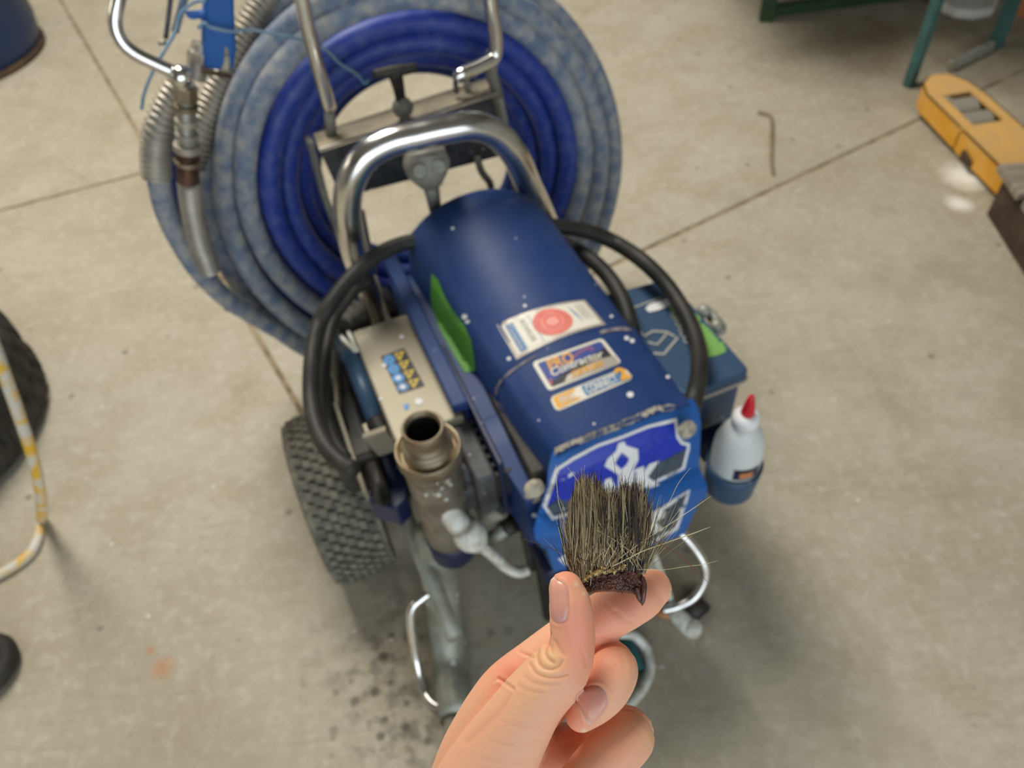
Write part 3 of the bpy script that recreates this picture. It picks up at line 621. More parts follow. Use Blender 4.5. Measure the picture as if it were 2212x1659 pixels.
beamtube('upright', [XW(1052, -60, b=1.10), XW(1062, 20, b=1.10), XW(1070, 80, b=1.10), XW(1068, 122, b=1.098), XW(1040, 140, b=1.09), XW(1000, 158, b=1.08), XW(986, 170, b=1.08)], .0105)
beamtube('hook_rod', [XW(1000, 158, b=1.09), XW(985, 172, b=1.09), XW(986, 200, b=1.09)], .004, 'darksteel')
beamtube('hook_rod', [XW(1010, 150, b=1.10), XW(1008, 175, b=1.10), XW(1012, 200, b=1.10)], .005, 'dusty')
beamtube('upright', [XW(1064, 110, b=1.12), XW(1062, 160, b=1.12), XW(1078, 215, b=1.12)], .010, 'dusty')
# angle bracket
fe = [XW(690, 325, b=1.06), XW(1064, 205, b=1.06)]; be = [XW(676, 288, b=1.13), XW(1050, 168, b=1.13)]
one('bracket_shelf', prism([fe[0], fe[1], be[1], be[0]], (0, 0, -.004)), 'shelf', bevel=.001, fix=True)
lo_ = [XW(738, 428, b=1.065), XW(1094, 334, b=1.065)]
one('bracket_face', prism([fe[0], fe[1], lo_[1], lo_[0]], T(0, .004, 0)), 'darksteel', bevel=.001, fix=True)
one('bracket_highlight', rod(fe[0], fe[1], .0035, 10), 'chrome')  # chrome rod added as the highlight along the shelf edge
one('bracket_arm', [bar(XW(668, 300, b=1.10), XW(700, 420, b=1.08), .010, .03, T(0, 1, 0)), bar(XW(700, 420, b=1.08), XW(745, 545, b=1.05), .010, .03, T(0, 1, 0))], 'dusty', bevel=.002)
one('bracket_arm', bar(XW(1074, 205, b=1.09), XW(1105, 345, b=1.07), .010, .03, T(0, 1, 0)), 'dusty', bevel=.002)
beamtube('bent_stay', [XW(1030, 336, b=1.06), XW(1040, 370, b=1.06), XW(1058, 395, b=1.06), XW(1062, 420, b=1.06)], .006, 'dusty')
# T handle
one('t_handle', [tube([XW(806, 160, b=1.07), XW(852, 153, b=1.07), XW(899, 146, b=1.07)], [.006, .0085, .007], n=12), tube([XW(852, 154, b=1.07), XW(860, 185, b=1.07), XW(866, 218, b=1.07)], [.012, .009, .0075], n=12)], 'blackiron', label='black T-shaped pull handle')
one('handle_spindle', [ball(XW(870, 232, b=1.07), .016), rod(XW(866, 210, b=1.07), XW(878, 275, b=1.065), .008, 12)], 'dusty')
# clamp casting under the arch
one('clamp_casting', [tube([XW(918, 322, b=.97), XW(922, 358, b=.965), XW(930, 395, b=.965)], [.028, .034, .018], n=16), rod(XW(928, 385, b=.97), XW(942, 462, b=.97), .013, 14, .009)], 'dusty')
for x, y in ((908, 375), (948, 366)): one('clamp_bolt', rod(XW(x, y, b=.945), XW(x - 1, y - 6, b=.93), .011, 6), 'galv', bevel=.002)
# clutter behind the control box
one('coiled_spring', [corr([XW(745, 700, d=1.33), XW(790, 668, d=1.35), XW(840, 640, d=1.37)], .022, .014, .004, 14)], 'dusty')
one('rear_crossbar', [rod(XW(730, 715, d=1.32), XW(905, 655, d=1.36), .016, 12)], 'blackiron')
one('rear_plate', [mbox(.06, .20, .90, .915, .30, .47)], 'blackiron', bevel=.004)
one('frame_rail', [rod(T(.02, 1.0, .20), T(.03, .50, .20), .014, 14), rod(T(.36, 1.0, .20), T(.36, .50, .20), .014, 14), rod(T(.02, .98, .20), T(.42, .98, .20), .014, 14), rod(T(.055, .97, .20), T(.09, .985, .44), .012, 12), rod(T(.40, .97, .20), T(.41, .965, .50), .015, 12), rod(T(-.11, .83, .165), T(.52, .83, .165), .013, 12)], 'galv')
# rear uprights carrying the bracket
one('rear_post', [rod(T(.09, 1.02, .20), T(.115, 1.06, .58), .012, 12), rod(T(.395, 1.02, .20), T(.392, 1.06, .58), .012, 12)], 'dusty')

# front legs
LG = [XW(935, 1140, d=1.26), XW(957, 1300, d=1.33), XW(972, 1420, d=1.36), XW(985, 1545, d=1.385)]
one('front_leg', tube(LG, [.030, .031, .031, .030], n=28), 'galv', label='thick grey front leg tube')
one('leg_foot', rod(XW(978, 1545, d=1.39), XW(975, 1625, d=1.40), .014, 12), 'board')
beamtube('foot_loop', [XW(950, 1235, d=1.29), XW(938, 1272, d=1.30), XW(915, 1290, d=1.30), XW(892, 1312, d=1.30), XW(888, 1350, d=1.31), XW(900, 1430, d=1.335), XW(914, 1488, d=1.355), XW(935, 1520, d=1.36), XW(965, 1530, d=1.36), XW(990, 1525, d=1.36)], .0078, 'chrome')
one('loop_weld', ball(XW(944, 1275, d=1.29), .014, 12), 'whitepaint')
beamtube('foot_loop', [XW(1440, 1135, d=1.33), XW(1468, 1150, d=1.33), XW(1500, 1185, d=1.34), XW(1521, 1222, d=1.35), XW(1522, 1255, d=1.36), XW(1500, 1290, d=1.37), XW(1462, 1310, d=1.37), XW(1430, 1318, d=1.37)], .0085, 'chrome')
one('front_leg', [bar(XW(1385, 1160, d=1.33), XW(1432, 1285, d=1.39), .012, .046), ], 'whitepaint', bevel=.003, label='flat pale right front leg')
beamtube('leg_rod', [XW(1400, 1165, d=1.32), XW(1428, 1230, d=1.35), XW(1440, 1262, d=1.37)], .005, 'chrome')
one('leg_foot', [rod(XW(1435, 1300, d=1.45), XW(1495, 1360, d=1.47), .016, 14), ball(XW(1495, 1357, d=1.465), .018, 12)], 'whitepaint')
one('rubber_pad', [tube([XW(1480, 1295, d=1.46), XW(1515, 1330, d=1.47)], [.022, .024], n=14, raw=True)], 'tealrubber' if False else 'blackiron')
one('orange_collar', tube([XW(1415, 1318, d=1.40), XW(1445, 1330, d=1.40)], .007, n=10, raw=True), 'orangebox')
beamtube('foot_loop', [XW(1335, 1372, d=1.34), XW(1368, 1372, d=1.34), XW(1395, 1400, d=1.345), XW(1404, 1440, d=1.35), XW(1390, 1485, d=1.36), XW(1350, 1530, d=1.37)], .0085, 'whitepaint')
one('rubber_pad', [rod(XW(1335, 1375, d=1.36), XW(1362, 1455, d=1.39), .026, 16)], 'tealrubber', label='teal rubber foot')

# wheels
def wheel(w0, b0, name='wheel'):
    o = thing.__call__ if False else None
    R, hw = .158, .058; n = 96; V = []; Fc = []
    prof = [(-.62, .60), (-.95, .70), (-1.0, .84), (-.93, .94), (-.72, .985), (-.48, 1), (-.24, 1), (0, 1), (.24, 1), (.48, 1), (.72, .985), (.93, .94), (1, .84), (.95, .70), (.62, .60)]
    for i in range(n):
        a = 2 * math.pi * i / n
        for k, (x, r) in enumerate(prof):
            rr = R * r
            if 4 <= k <= 10: rr -= .006
            V.append(T(w0 + hw * x, b0 + rr * math.cos(a), R + rr * math.sin(a)))
    m_ = len(prof)
    for i in range(n):
        for k in range(m_ - 1): Fc.append((i * m_ + k, i * m_ + k + 1, ((i + 1) % n) * m_ + k + 1, ((i + 1) % n) * m_ + k))
    one_t = one('wheel', (V, Fc), 'tyre', smooth=False, fix=True, label='dusty treaded pneumatic wheel')
    c = T(w0 - .03, b0, R)
    bl = MB()
    for row in range(7):
        x0 = -.80 + 1.6 * row / 7 + .02; x1 = x0 + 1.6 / 7 - .045
        for j in range(46):
            a0 = 2 * math.pi * (j + (row % 2) * .5) / 46; a1 = a0 + 2 * math.pi / 46 * .70; rs = R * (1 if abs(row - 3) < 3 else .985); P8 = []
            for rr in (rs - .009, rs):
                for x_, a in ((x0, a0), (x1, a0 + .03), (x1, a1 + .03), (x0, a1)): P8.append(T(w0 + hw * x_, b0 + rr * math.cos(a), R + rr * math.sin(a)))
            bl.add(*hexa(P8))
    bl.build('tread_blocks', M['tyre'], one_t, smooth=False, kind='stuff', fix=True)
    rim = one('rim', lathe([(.02, .0), (.02, .01), (.07, .015), (.10, .0), (.103, .06), (.07, .045), (.02, .05), (.02, .06)], c, T(1, 0, 0), 40), 'galv', parent=one_t)
    one('hub', lathe([(.022, -.01), (.022, .07)], c, T(1, 0, 0), 20), 'darksteel', parent=one_t)
bpy.context.view_layer.update()
wheel(-.070, .855); wheel(.53, .855)

# cables
def cable(name, pts, r, m='rubber', parent=spr, lab=None): return one(name, tube([XW(x, y, b=b) for x, y, b in pts], r, n=14), m, parent=parent, label=lab)
cable('power_cable', [(905, 520, .93), (868, 527, .93), (820, 548, .92), (765, 592, .90), (715, 655, .87), (688, 705, .85), (675, 770, .80), (672, 850, .75), (682, 915, .70), (705, 965, .66), (738, 1000, .63), (765, 1015, .61)], .0118)
cable('power_cable', [(800, 600, .94), (755, 640, .92), (722, 690, .90), (707, 745, .86), (702, 820, .80), (706, 890, .75), (722, 950, .70), (748, 990, .66)], .0085)
cable('power_cable', [(1165, 488, .94), (1210, 490, .93), (1270, 500, .92), (1330, 525, .90), (1390, 565, .83), (1445, 622, .77), (1487, 690, .70), (1508, 752, .64), (1510, 810, .585), (1499, 862, .545), (1490, 900, .535)], .0128, lab='thick black cable arching over the toolbox')
cable('power_cable', [(1190, 515, .95), (1235, 535, .93), (1285, 567, .88), (1325, 612, .82), (1350, 660, .77), (1363, 705, .735), (1368, 730, .73)], .0128)

# ------------------------------------------------------------------ toolbox and glue bottle
tb = thing('toolbox', tuple(T(.50, .70, .20)), 'slate blue lidded toolbox with green paint beside the sprayer', 'toolbox')
TZ = .45
cor = [X(1292, 640, z=TZ), X(1444, 600, z=TZ), X(1622, 800, z=TZ), X(1480, 856, z=TZ)]
cor[0] = X(1270, 646, z=TZ)
def roundpoly(P, r=.012, k=4):
    out = []; n = len(P)
    for i in range(n):
        p0, p1, p2 = np.array(P[i - 1]), np.array(P[i]), np.array(P[(i + 1) % n]); a = p1 + (p0 - p1) / np.linalg.norm(p0 - p1) * r; c = p1 + (p2 - p1) / np.linalg.norm(p2 - p1) * r
        for j in range(k + 1): t = j / k; out.append((1 - t) ** 2 * a + 2 * t * (1 - t) * p1 + t * t * c)
    return out
rp = roundpoly(cor)
lid = one('lid', prism([T(p) for p in rp][::-1], (0, 0, -.022)), 'slate', parent=tb, bevel=.004, fix=True)
cen = sum(cor) / 4; inn = [cen + (p - cen) * .94 for p in rp]
one('body', prism([T(p) - np.array([0, 0, .024]) for p in inn][::-1], (0, 0, -.108)), 'slate', parent=tb, bevel=.004, fix=True)
mb_ = MB(); mb_.add(*tube([T(p) - np.array([0, 0, .021]) for p in rp], .0035, n=8, raw=True, closed=True)); mb_.build('lid_rim', M['silver'], tb)
bpy.context.view_layer.update(); bt = world_bvh([lid])
def dt(name, m, P, off=.001): return decal(bt, *poly(P), off, name, M[m], tb)
dt('green_paint_smear', 'palegreen', [(1440, 640), (1458, 634), (1490, 670), (1535, 700), (1560, 730), (1572, 745), (1566, 762), (1545, 770), (1530, 772), (1518, 758), (1490, 730), (1468, 700), (1445, 668)])
dt('white_paint_smear', 'white', [(1394, 668), (1402, 659), (1428, 650), (1452, 645), (1462, 652), (1440, 664), (1420, 672), (1402, 676)], .0016)
for P, w_ in (([(1383, 717), (1392, 727), (1410, 716), (1440, 718), (1458, 728)], 4), ([(1400, 740), (1420, 745), (1440, 722)], 4), ([(1412, 764), (1434, 766), (1464, 730)], 5), ([(1370, 665), (1430, 643)], 3)):
    decal(bt, *strip2(P, w_), .0012, 'emblem_line', M['grey'], tb)
q = Quad((1446, 676), (1458, 670), (1496, 738), (1480, 746))
V2, F2 = q.text('GRACO', 0, 0, 1, 1, bold=.03, rot=1); decal(bt, V2, F2, .0014, 'lettering', M['grey'], tb)
one('latch', [tube([XW(1512, 662, d=1.30), XW(1535, 680, d=1.29), XW(1556, 708, d=1.28), XW(1552, 722, d=1.28)], [.008, .010, .010, .006], n=10), ball(XW(1520, 672, d=1.28), .012, 10), ball(XW(1548, 705, d=1.27), .012, 10)], 'galv', parent=tb, label='paint-spattered steel latch')
BC = T(.500, .512, 0)
one('bottle_cup', lathe([(.0, .294), (.034, .294), (.038, .300), (.0405, .345), (.0415, .362), (.0385, .362), (.0372, .345), (.0358, .305), (.0, .303)], BC, up3, 40, cap=False), 'slate', parent=tb, label='round blue cup holding the bottle')
one('cup_bracket', [bar(BC + T(0, .036, .34), BC + T(0, .075, .34), .05, .035)], 'navy', parent=tb, bevel=.003)
gb = thing('glue_bottle', tuple(BC + np.array([0, 0, .304])), 'milky plastic squeeze bottle with a red pointed cap in the blue cup', 'bottle')
one('bottle_body', lathe([(.0, .306), (.033, .306), (.0352, .312), (.0362, .36), (.0366, .395), (.0355, .412), (.030, .432), (.0225, .446), (.0165, .453), (.0165, .460), (.0, .460)], BC, up3, 44, cap=False), 'bottle', parent=gb)
one('neck_ring', lathe([(.0, .455), (.0185, .455), (.0185, .472), (.012, .478), (.0, .479)], BC, up3, 32, cap=False), 'white', parent=gb)
one('red_cap', lathe([(.0, .477), (.0098, .477), (.0092, .485), (.0055, .508), (.0030, .516), (.0, .5175)], BC, up3, 24, cap=False), 'plasticred', parent=gb, label='red pointed nozzle cap')
lb = MB(); n_ = 12; V = []
for i in range(n_ + 1):
    a = math.radians(-112 + 62 * i / n_) ; V += [BC + np.array([.0372 * math.cos(a), .0372 * math.sin(a), z]) for z in (.367, .392)]
lb.add(V, [(2 * i, 2 * i + 2, 2 * i + 3, 2 * i + 1) for i in range(n_)]); lb.build('label_band', M['navy'], gb, label='dark blue printed label')
lb = MB(); V = []
for i in range(7):
    a = math.radians(-98 + 30 * i / 6); V += [BC + np.array([.0376 * math.cos(a), .0376 * math.sin(a), z]) for z in (.371, .384)]
lb.add(V, [(2 * i, 2 * i + 2, 2 * i + 3, 2 * i + 1) for i in range(6)]); lb.build('label_picture', M['orangebox'], gb)

# ------------------------------------------------------------------ hose coil
hc = thing('hose_coil', tuple(T(.28, 1.2, .1)), 'thick coil of dusty blue hose hanging behind the sprayer', 'hose')
loops = [  # left x, right x, top y, bottom y, b, material
    (449, 1326, -92, 806, 1.27, 'hosegrey'), (484, 1296, -52, 766, 1.19, 'hosegrey'), (530, 1260, -8, 716, 1.18, 'hosegrey'), (582, 1226, 47, 668, 1.19, 'hose'),
    (622, 1186, 91, 625, 1.20, 'hose'), (652, 1149, 118, 590, 1.23, 'hose'), (672, 1118, 134, 556, 1.26, 'hosedark'),
    (466, 1312, -74, 786, 1.30, 'hosemix'), (508, 1282, -32, 742, 1.31, 'hosedark'), (560, 1243, 20, 700, 1.31, 'hose'), (602, 1205, 68, 650, 1.31, 'hosedark'), (640, 1166, 104, 612, 1.32, 'hosedark')]
for k, (l, r, t, b_, bb_, m_) in enumerate(loops):
    mm = m_
    cx, cy, rx, ry = (l + r) / 2, (t + b_) / 2, (r - l) / 2, (b_ - t) / 2; P = []
    for i in range(28):
        a = 2 * math.pi * i / 28; x = cx + rx * math.cos(a) + 22 * math.sin(a) * -1 * (1 if math.sin(a) > 0 else .2) * (.6); y = cy + ry * math.sin(a) + 16 * math.cos(a) * -.6
        P.append(XW(x, y, b=bb_ + .012 * math.sin(a * 2 + k * 1.7)))
    if m_ == 'hose' and k == 4: mm = 'hose'
    one('hose_loop', tube(P, .0182, n=18, closed=True, k=4), mm, parent=hc)
# loose tail with its spring guard
cable2 = lambda name, P, r, m, **k: one(name, tube([XW(x, y, b=b) for x, y, b in P], r, n=16), m, parent=hc, **k)
cable2('hose_tail', [(338, 350, 1.12), (345, 400, 1.12), (360, 460, 1.13), (388, 520, 1.14), (430, 585, 1.15), (490, 645, 1.17), (560, 690, 1.19), (640, 735, 1.2), (700, 760, 1.21)], .0168, 'hosegrey', label='loose dusty hose end at the left')
one('spring_guard', corr([XW(398, 170, b=1.14), XW(366, 225, b=1.13), XW(344, 280, b=1.12), (XW(336, 330, b=1.12)), XW(338, 385, b=1.12)], .0195, .0085, .0028, 20), 'guard', parent=hc, label='pale ribbed guard on the loose hose')
one('spring_guard', corr([XW(409, 395, b=1.08), XW(415, 450, b=1.085), XW(430, 520, b=1.09), XW(454, 585, b=1.10)], .0150, .0075, .0026, 18), 'guard', parent=hc)
one('spring_guard', corr([XW(600, -30, b=1.30), XW(545, 55, b=1.28), XW(505, 130, b=1.26), XW(460, 220, b=1.24), XW(425, 300, b=1.22), XW(405, 360, b=1.21)], .0235, .009, .003, 20), 'guard', parent=hc, label='grey ribbed sleeve behind the gun handle')
cable2('hose_tail', [(380, 300, 1.22), (376, 380, 1.22), (395, 460, 1.2), (440, 580, 1.19), (500, 660, 1.2)], .0145, 'hosedark')
# couplings, top to bottom
def seg(y0, y1, r, m, name, n=24, r2=None, bev=.0015, sm=True):
    f = lambda y: XW(400 + (y - 170) * .03, y, b=1.075)
    one(name, rod(f(y0), f(y1), r, n, r2), m, parent=hc, bevel=bev, smooth=sm)
seg(185, 216, .0160, 'brass', 'coupling_nut', 6, sm=False); seg(216, 236, .0095, 'galv', 'coupling_neck'); seg(226, 238, .0155, 'brass', 'coupling_ring'); seg(238, 258, .0130, 'steel', 'coupling_body')
seg(256, 270, .0155, 'guard', 'coupling_ring'); seg(270, 288, .0125, 'steel', 'coupling_body'); seg(286, 300, .0155, 'guard', 'coupling_ring'); seg(300, 312, .012, 'galv', 'coupling_neck')
seg(310, 326, .0185, 'guard', 'coupling_ring'); seg(326, 345, .0165, 'brown', 'coupling_body'); seg(344, 354, .018, 'brass', 'coupling_ring'); seg(354, 392, .0155, 'brown', 'coupling_body')

# ------------------------------------------------------------------ spray gun
sg = thing('spray_gun', tuple(XW(470, 165, b=1.12)), 'blue-handled spray gun with a chrome guard left of the hose coil', 'spray gun')
gp = [XW(x, y, b=1.12) for x, y in ((452, -60), (505, -60), (508, 40), (512, 110), (504, 158), (440, 150), (440, 60), (446, 0))]
one('handle', prism(gp, T(0, .03, 0)), 'blue2', parent=sg, bevel=.006, seg=3, fix=True)
one('handle_rim', [rod(XW(438, 153, b=1.115), XW(498, 165, b=1.12), .004, 8), ], 'rust', parent=sg)
one('worn_patch', prism([XW(x, y, b=1.1185) for x, y in ((486, 100), (494, 108), (500, 160), (474, 157), (484, 135))], T(0, .002, 0)), 'chip', parent=sg)
one('trigger_lug', prism([XW(x, y, b=1.125) for x, y in ((400, 30), (440, 28), (450, 10), (446, 50), (432, 42), (415, 44), (404, 38))], T(0, .012, 0)), 'blue2', parent=sg, bevel=.002, fix=True)
one('chrome_guard', tube([XW(272, -60, b=1.10), XW(256, 0, b=1.10), XW(249, 50, b=1.095), XW(262, 88, b=1.09), XW(292, 116, b=1.085), XW(340, 140, b=1.08), XW(385, 160, b=1.075)], .0086, n=16), 'chrome', parent=sg, label='curved chrome trigger guard rod')
one('guard_joint', [ball(XW(392, 166, b=1.07), .0150, 20), rod(XW(393, 168, b=1.07), XW(400, 188, b=1.075), .013, 16)], 'chrome', parent=sg)
one('side_fitting', [rod(XW(440, 95, b=1.15), XW(420, 170, b=1.14), .015, 14), rod(XW(436, 110, b=1.14), XW(431, 130, b=1.14), .018, 8)], 'guard', parent=sg, bevel=.002)
one('needle_rod', tube([XW(373, -50, b=1.16), XW(366, 20, b=1.15), XW(358, 84, b=1.14)], .0032, n=8), 'darksteel', parent=sg)
one('needle_tip', rod(XW(360, 93, b=1.14), XW(342, 93, b=1.14), .0035, 10), 'guard', parent=sg)
one('strap', bar(XW(405, -30, b=1.17), XW(378, 70, b=1.17), .010, .002, T(0, 1, 0)), 'hosegrey', parent=sg)
tag(one('tie_wire', [tube([XW(306, 236, b=1.09), XW(312, 200, b=1.09), XW(330, 155, b=1.09), XW(352, 115, b=1.10), XW(378, 70, b=1.12), XW(390, 30, b=1.13), XW(420, 5, b=1.13), XW(444, 2, b=1.115)], .0022, n=8),
    tube([XW(428, 60, b=1.11), XW(442, 50, b=1.105), XW(456, 60, b=1.105), XW(500, 68, b=1.105), XW(535, 64, b=1.11), XW(600, 75, b=1.13), XW(650, 86, b=1.15), XW(700, 105, b=1.15), XW(735, 138, b=1.16), XW(770, 160, b=1.17), XW(788, 180, b=1.17), XW(796, 172, b=1.17)], .0023, n=8)], 'wire', parent=None), 'light blue tie wire stretched across the hose coil', 'wire')
# ------------------------------------------------------------------ things around the sprayer
# blue drum
c0 = G(80, 120); c1 = G(0, 190); dc = np.array([-.27, .04, 0]) + c0; dc[2] = 0
drum = thing('plastic_drum', tuple(dc), 'big blue plastic drum standing at the top left edge', 'drum')
one('drum_body', lathe([(.0, .012), (.255, .012), (.272, .03), (.285, .10), (.285, .30), (.290, .31), (.290, .33), (.285, .34), (.285, .60), (.290, .61), (.290, .63), (.285, .64), (.282, .84), (.26, .88), (.0, .88)], dc, up3, 64, cap=False), 'drum', parent=drum)
one('base_rim', lathe([(.25, .0), (.279, .0), (.281, .010), (.279, .022), (.272, .024), (.25, .024)], dc, up3, 64, cap=False), 'rust', parent=drum, label='brown dirty bottom rim')
# tyre stack
def tyre(name, c, R, r_in, wd, label, grp=None, nb=70):
    V = []; Fc = []; prof = [(r_in, .12), (r_in, .04), (r_in + .02, .0), (R * .86, -.0), (R * .95, .04), (R * .99, .12), (R, .25), (R, .42), (R, .58), (R, .75), (R * .99, .88), (R * .95, .96), (R * .86, 1.), (r_in + .02, 1.), (r_in, .96), (r_in, .88)]
    n = nb * 2; m_ = len(prof)
    for i in range(n):
        a = 2 * math.pi * i / n
        for k, (r, h) in enumerate(prof):
            rr = r
            if 5 <= k <= 10: rr -= .007 * (((i + k) % 4) < 1) + (.008 if k in (7,) else 0)
            V.append(c + np.array([rr * math.cos(a), rr * math.sin(a), h * wd]))
    for i in range(n):
        for k in range(m_): Fc.append((i * m_ + k, ((i + 1) % n) * m_ + k, ((i + 1) % n) * m_ + (k + 1) % m_, i * m_ + (k + 1) % m_))
    t_ = thing('car_tyre', tuple(c), label, 'tyre', grp)
    mb_ = MB(); mb_.add(V, Fc); mb_.build('tread_carcass', M['tyreblack'], t_, smooth=False, fix=True)
    one('bead', tube([c + np.array([(r_in + .01) * math.cos(a), (r_in + .01) * math.sin(a), wd]) for a in np.linspace(0, 2 * math.pi, 33)[:-1]], .008, n=8, closed=True, k=2), 'tyreblack', parent=t_)
    return t_
tc = np.array([-1.372, 1.165, 0.])
tyre('car_tyre', tc, .315, .19, .20, 'worn black car tyre lying at the bottom of the stack at the left edge', 'stacked car tyres')
tyre('car_tyre', tc + np.array([-.12, .06, .213]), .285, .19, .19, 'brownish black car tyre lying on top of the stack at the left edge', 'stacked car tyres')
tc2 = G(-52, 1430, .04); tc2[2] = 0
t3 = thing('small_wheel', tuple(tc2), 'small black rubber wheel lying flat at the lower left edge', 'wheel')
one('tyre', tube([tc2 + np.array([.042 * math.cos(a), .042 * math.sin(a), .020]) for a in np.linspace(0, 2 * math.pi, 33)[:-1]], .019, n=16, closed=True, k=2), 'tyreblack', parent=t3)
one('wheel_hub', lathe([(.0, .008), (.026, .008), (.026, .028), (.010, .032), (.0, .032)], tc2, up3, 24, cap=False), 'galv', parent=t3)
# yellow hose in front of the tyres
yh = [np.array(Dp(x, y, d)) for x, y, d in ((-60, 640, 1.15), (-20, 730, 1.18), (12, 815, 1.22), (42, 900, 1.28), (70, 985, 1.36), (87, 1060, 1.44))] + [G(90, 1120, .010), G(80, 1168, .010), G(58, 1202, .010), G(0, 1240, .010), G(-90, 1275, .010)]
tag(one('garden_hose', tube(yh, .0098, n=14), 'yhose', parent=None), 'yellow hose smeared with white paint curving before the tyre stack', 'hose')

# green and teal bench frames
def leg_bar(a, b, s_=.04, m='teal', name='leg', parent=None, **k): return one(name, bar(a, b, s_, s_, (0.3, 1, 0)), m, parent=parent, bevel=.003, **k)
g0 = G(1655, 42)
bf = thing('green_bench', tuple(g0), 'dark green steel bench frame at the top edge', 'bench')
leg_bar(g0 + [0, 0, .0], g0 + [0, 0, .66], .05, 'dkgreen', parent=bf)
ge = G(1840, 0, .03); gd = ge - g0; gd[2] = 0; gd /= np.linalg.norm(gd); gn = np.array([-gd[1], gd[0], 0])
one('foot_rail', bar(g0 + [0, 0, .03], g0 + gd * .9 + [0, 0, .03], .035, .035), 'dkgreen', parent=bf, bevel=.003)
for k, q0 in enumerate((g0 + gd * .9, g0 + gd * .9 + gn * .6, g0 + gn * .6)): leg_bar(q0, q0 + [0, 0, .66], .05, 'dkgreen', parent=bf)
one('shading_bench_top', prism([g0 + gd * -.35 + gn * -.35 + [0, 0, .66], g0 + gd * .5 + gn * -.35 + [0, 0, .66], g0 + gd * 1.0 + gn * .3 + [0, 0, .66], g0 + gd * 1.0 + gn * .7 + [0, 0, .66], g0 + gd * -.35 + gn * .7 + [0, 0, .66]], (0, 0, .03)), 'rust', parent=bf, bevel=.003, fix=True)  # unseen top, added and enlarged to shade the floor
cdk = G(1618, -6); bk = thing('castor_wheel', tuple(cdk), 'dark round castor wheel beside the green bench leg', 'wheel')
one('tyre', lathe([(.0, .0), (.035, .0), (.045, .008), (.045, .04), (.035, .05), (.0, .05)], cdk + [-.03, .04, 0], up3, 24, cap=False), 'tyreblack', parent=bk)
t0 = G(1962, 186); t1 = G(2148, 100)
tf = thing('teal_bench', tuple(t0), 'teal steel bench frame behind the yellow fork', 'bench')
td = t1 - t0; L_ = np.linalg.norm(td); td /= L_; tn = np.array([-td[1], td[0], 0])
one('leg', bar(t0 + [0, 0, 0], t0 + [0, 0, .8], .028, .028, tn), 'teal', parent=tf, bevel=.003)
one('leg', bar(t1 + [0, 0, 0], t1 + [0, 0, .8], .036, .036, tn), 'teal', parent=tf, bevel=.003)
for p in (t0 + td * 1.0 + tn * .12, t1 + td * 1.0 + tn * .12): one('leg', bar(p, p + np.array([0, 0, .8]), .036, .036, tn), 'teal', parent=tf, bevel=.003)
ra = G(2052, 142, .02); rb_ = G(2142, 98, .02)
one('foot_rail', bar(ra, rb_, .022, .03), 'galv', parent=tf, bevel=.003, label='grey metal foot rail')
one('shading_bench_top', prism([t0 + td * -.12 + tn * -.50 + [0, 0, .8], t1 + td * 1.1 + tn * -.50 + [0, 0, .8], t1 + td * 1.1 + tn * .40 + [0, 0, .8], t0 + td * .40 + tn * .40 + [0, 0, .8], t0 + td * -.12 + tn * .15 + [0, 0, .8]], (0, 0, .03)), 'rust', parent=tf, bevel=.003, fix=True)  # unseen top, stretched forward to darken the floor round the fork
# white sack and orange carton under the bench
sp = [G(x, y, .035) * [1, 1, 0] for x, y in ((2020, 0), (2068, 20), (2108, 24), (2150, 16), (2172, -40), (2080, -90), (2005, -40))]
sk = one('white_sack', prism(sp, (0, 0, .035)), 'sack', parent=None, bevel=.012, seg=3, fix=True); tag(sk, 'flat white plastic sack on the floor under the teal bench', 'sack')
op = [G(x, y, .0) for x, y in ((2192, 30), (2290, 84), (2310, 60), (2214, 10))]
ob_ = one('carton', prism(op, (0, 0, .05)), 'orangebox', parent=None, bevel=.004, fix=True); tag(ob_, 'orange carton at the top right corner', 'box')
wl_ = thing('white_bucket', tuple(G(2236, 8)), 'white bucket edge standing at the top right corner', 'bucket')
one('bucket_body', lathe([(.0, .0), (.08, .0), (.092, .16), (.096, .17), (.090, .17), (.078, .02), (.0, .02)], G(2262, -40), up3, 40, cap=False), 'sack', parent=wl_)
wl_.location = tuple(G(2262, -40))
for c_ in wl_.children:
    for v in c_.data.vertices: v.co -= Vector(G(2262, -40)) - Vector(G(2236, 8))
# pallet jack fork
Zf = .085
def gz(x, y, z=Zf): return G(x, y, z)
pj = thing('pallet_jack', tuple(G(2120, 300)), 'yellow pallet jack fork with grey rollers lying at the right edge', 'pallet jack')
nearL = gz(2068, 262); farR = gz(2213, 265); fd = gz(2205, 400) - gz(2065, 262); fd[2] = 0; fd /= np.linalg.norm(fd); fn = np.array([-fd[1], fd[0], 0])
P0 = gz(2010, 212)
def fp(s, t, z=Zf): p = P0 + fd * s + fn * t; return np.array([p[0], p[1], z])
# t = 0 at the left top edge, positive towards the far side
Wd = .158; tip = -.115
out = [fp(1.15, 0), fp(-.02, 0), fp(-.075, .018), fp(tip + .005, .055), fp(tip, .085), fp(tip + .012, .118), fp(-.05, .147), fp(.03, Wd), fp(1.15, Wd)]
slot = [fp(.005, .045), fp(-.02, .115), fp(.04, .128), fp(.150, .125), fp(.15, .035)]
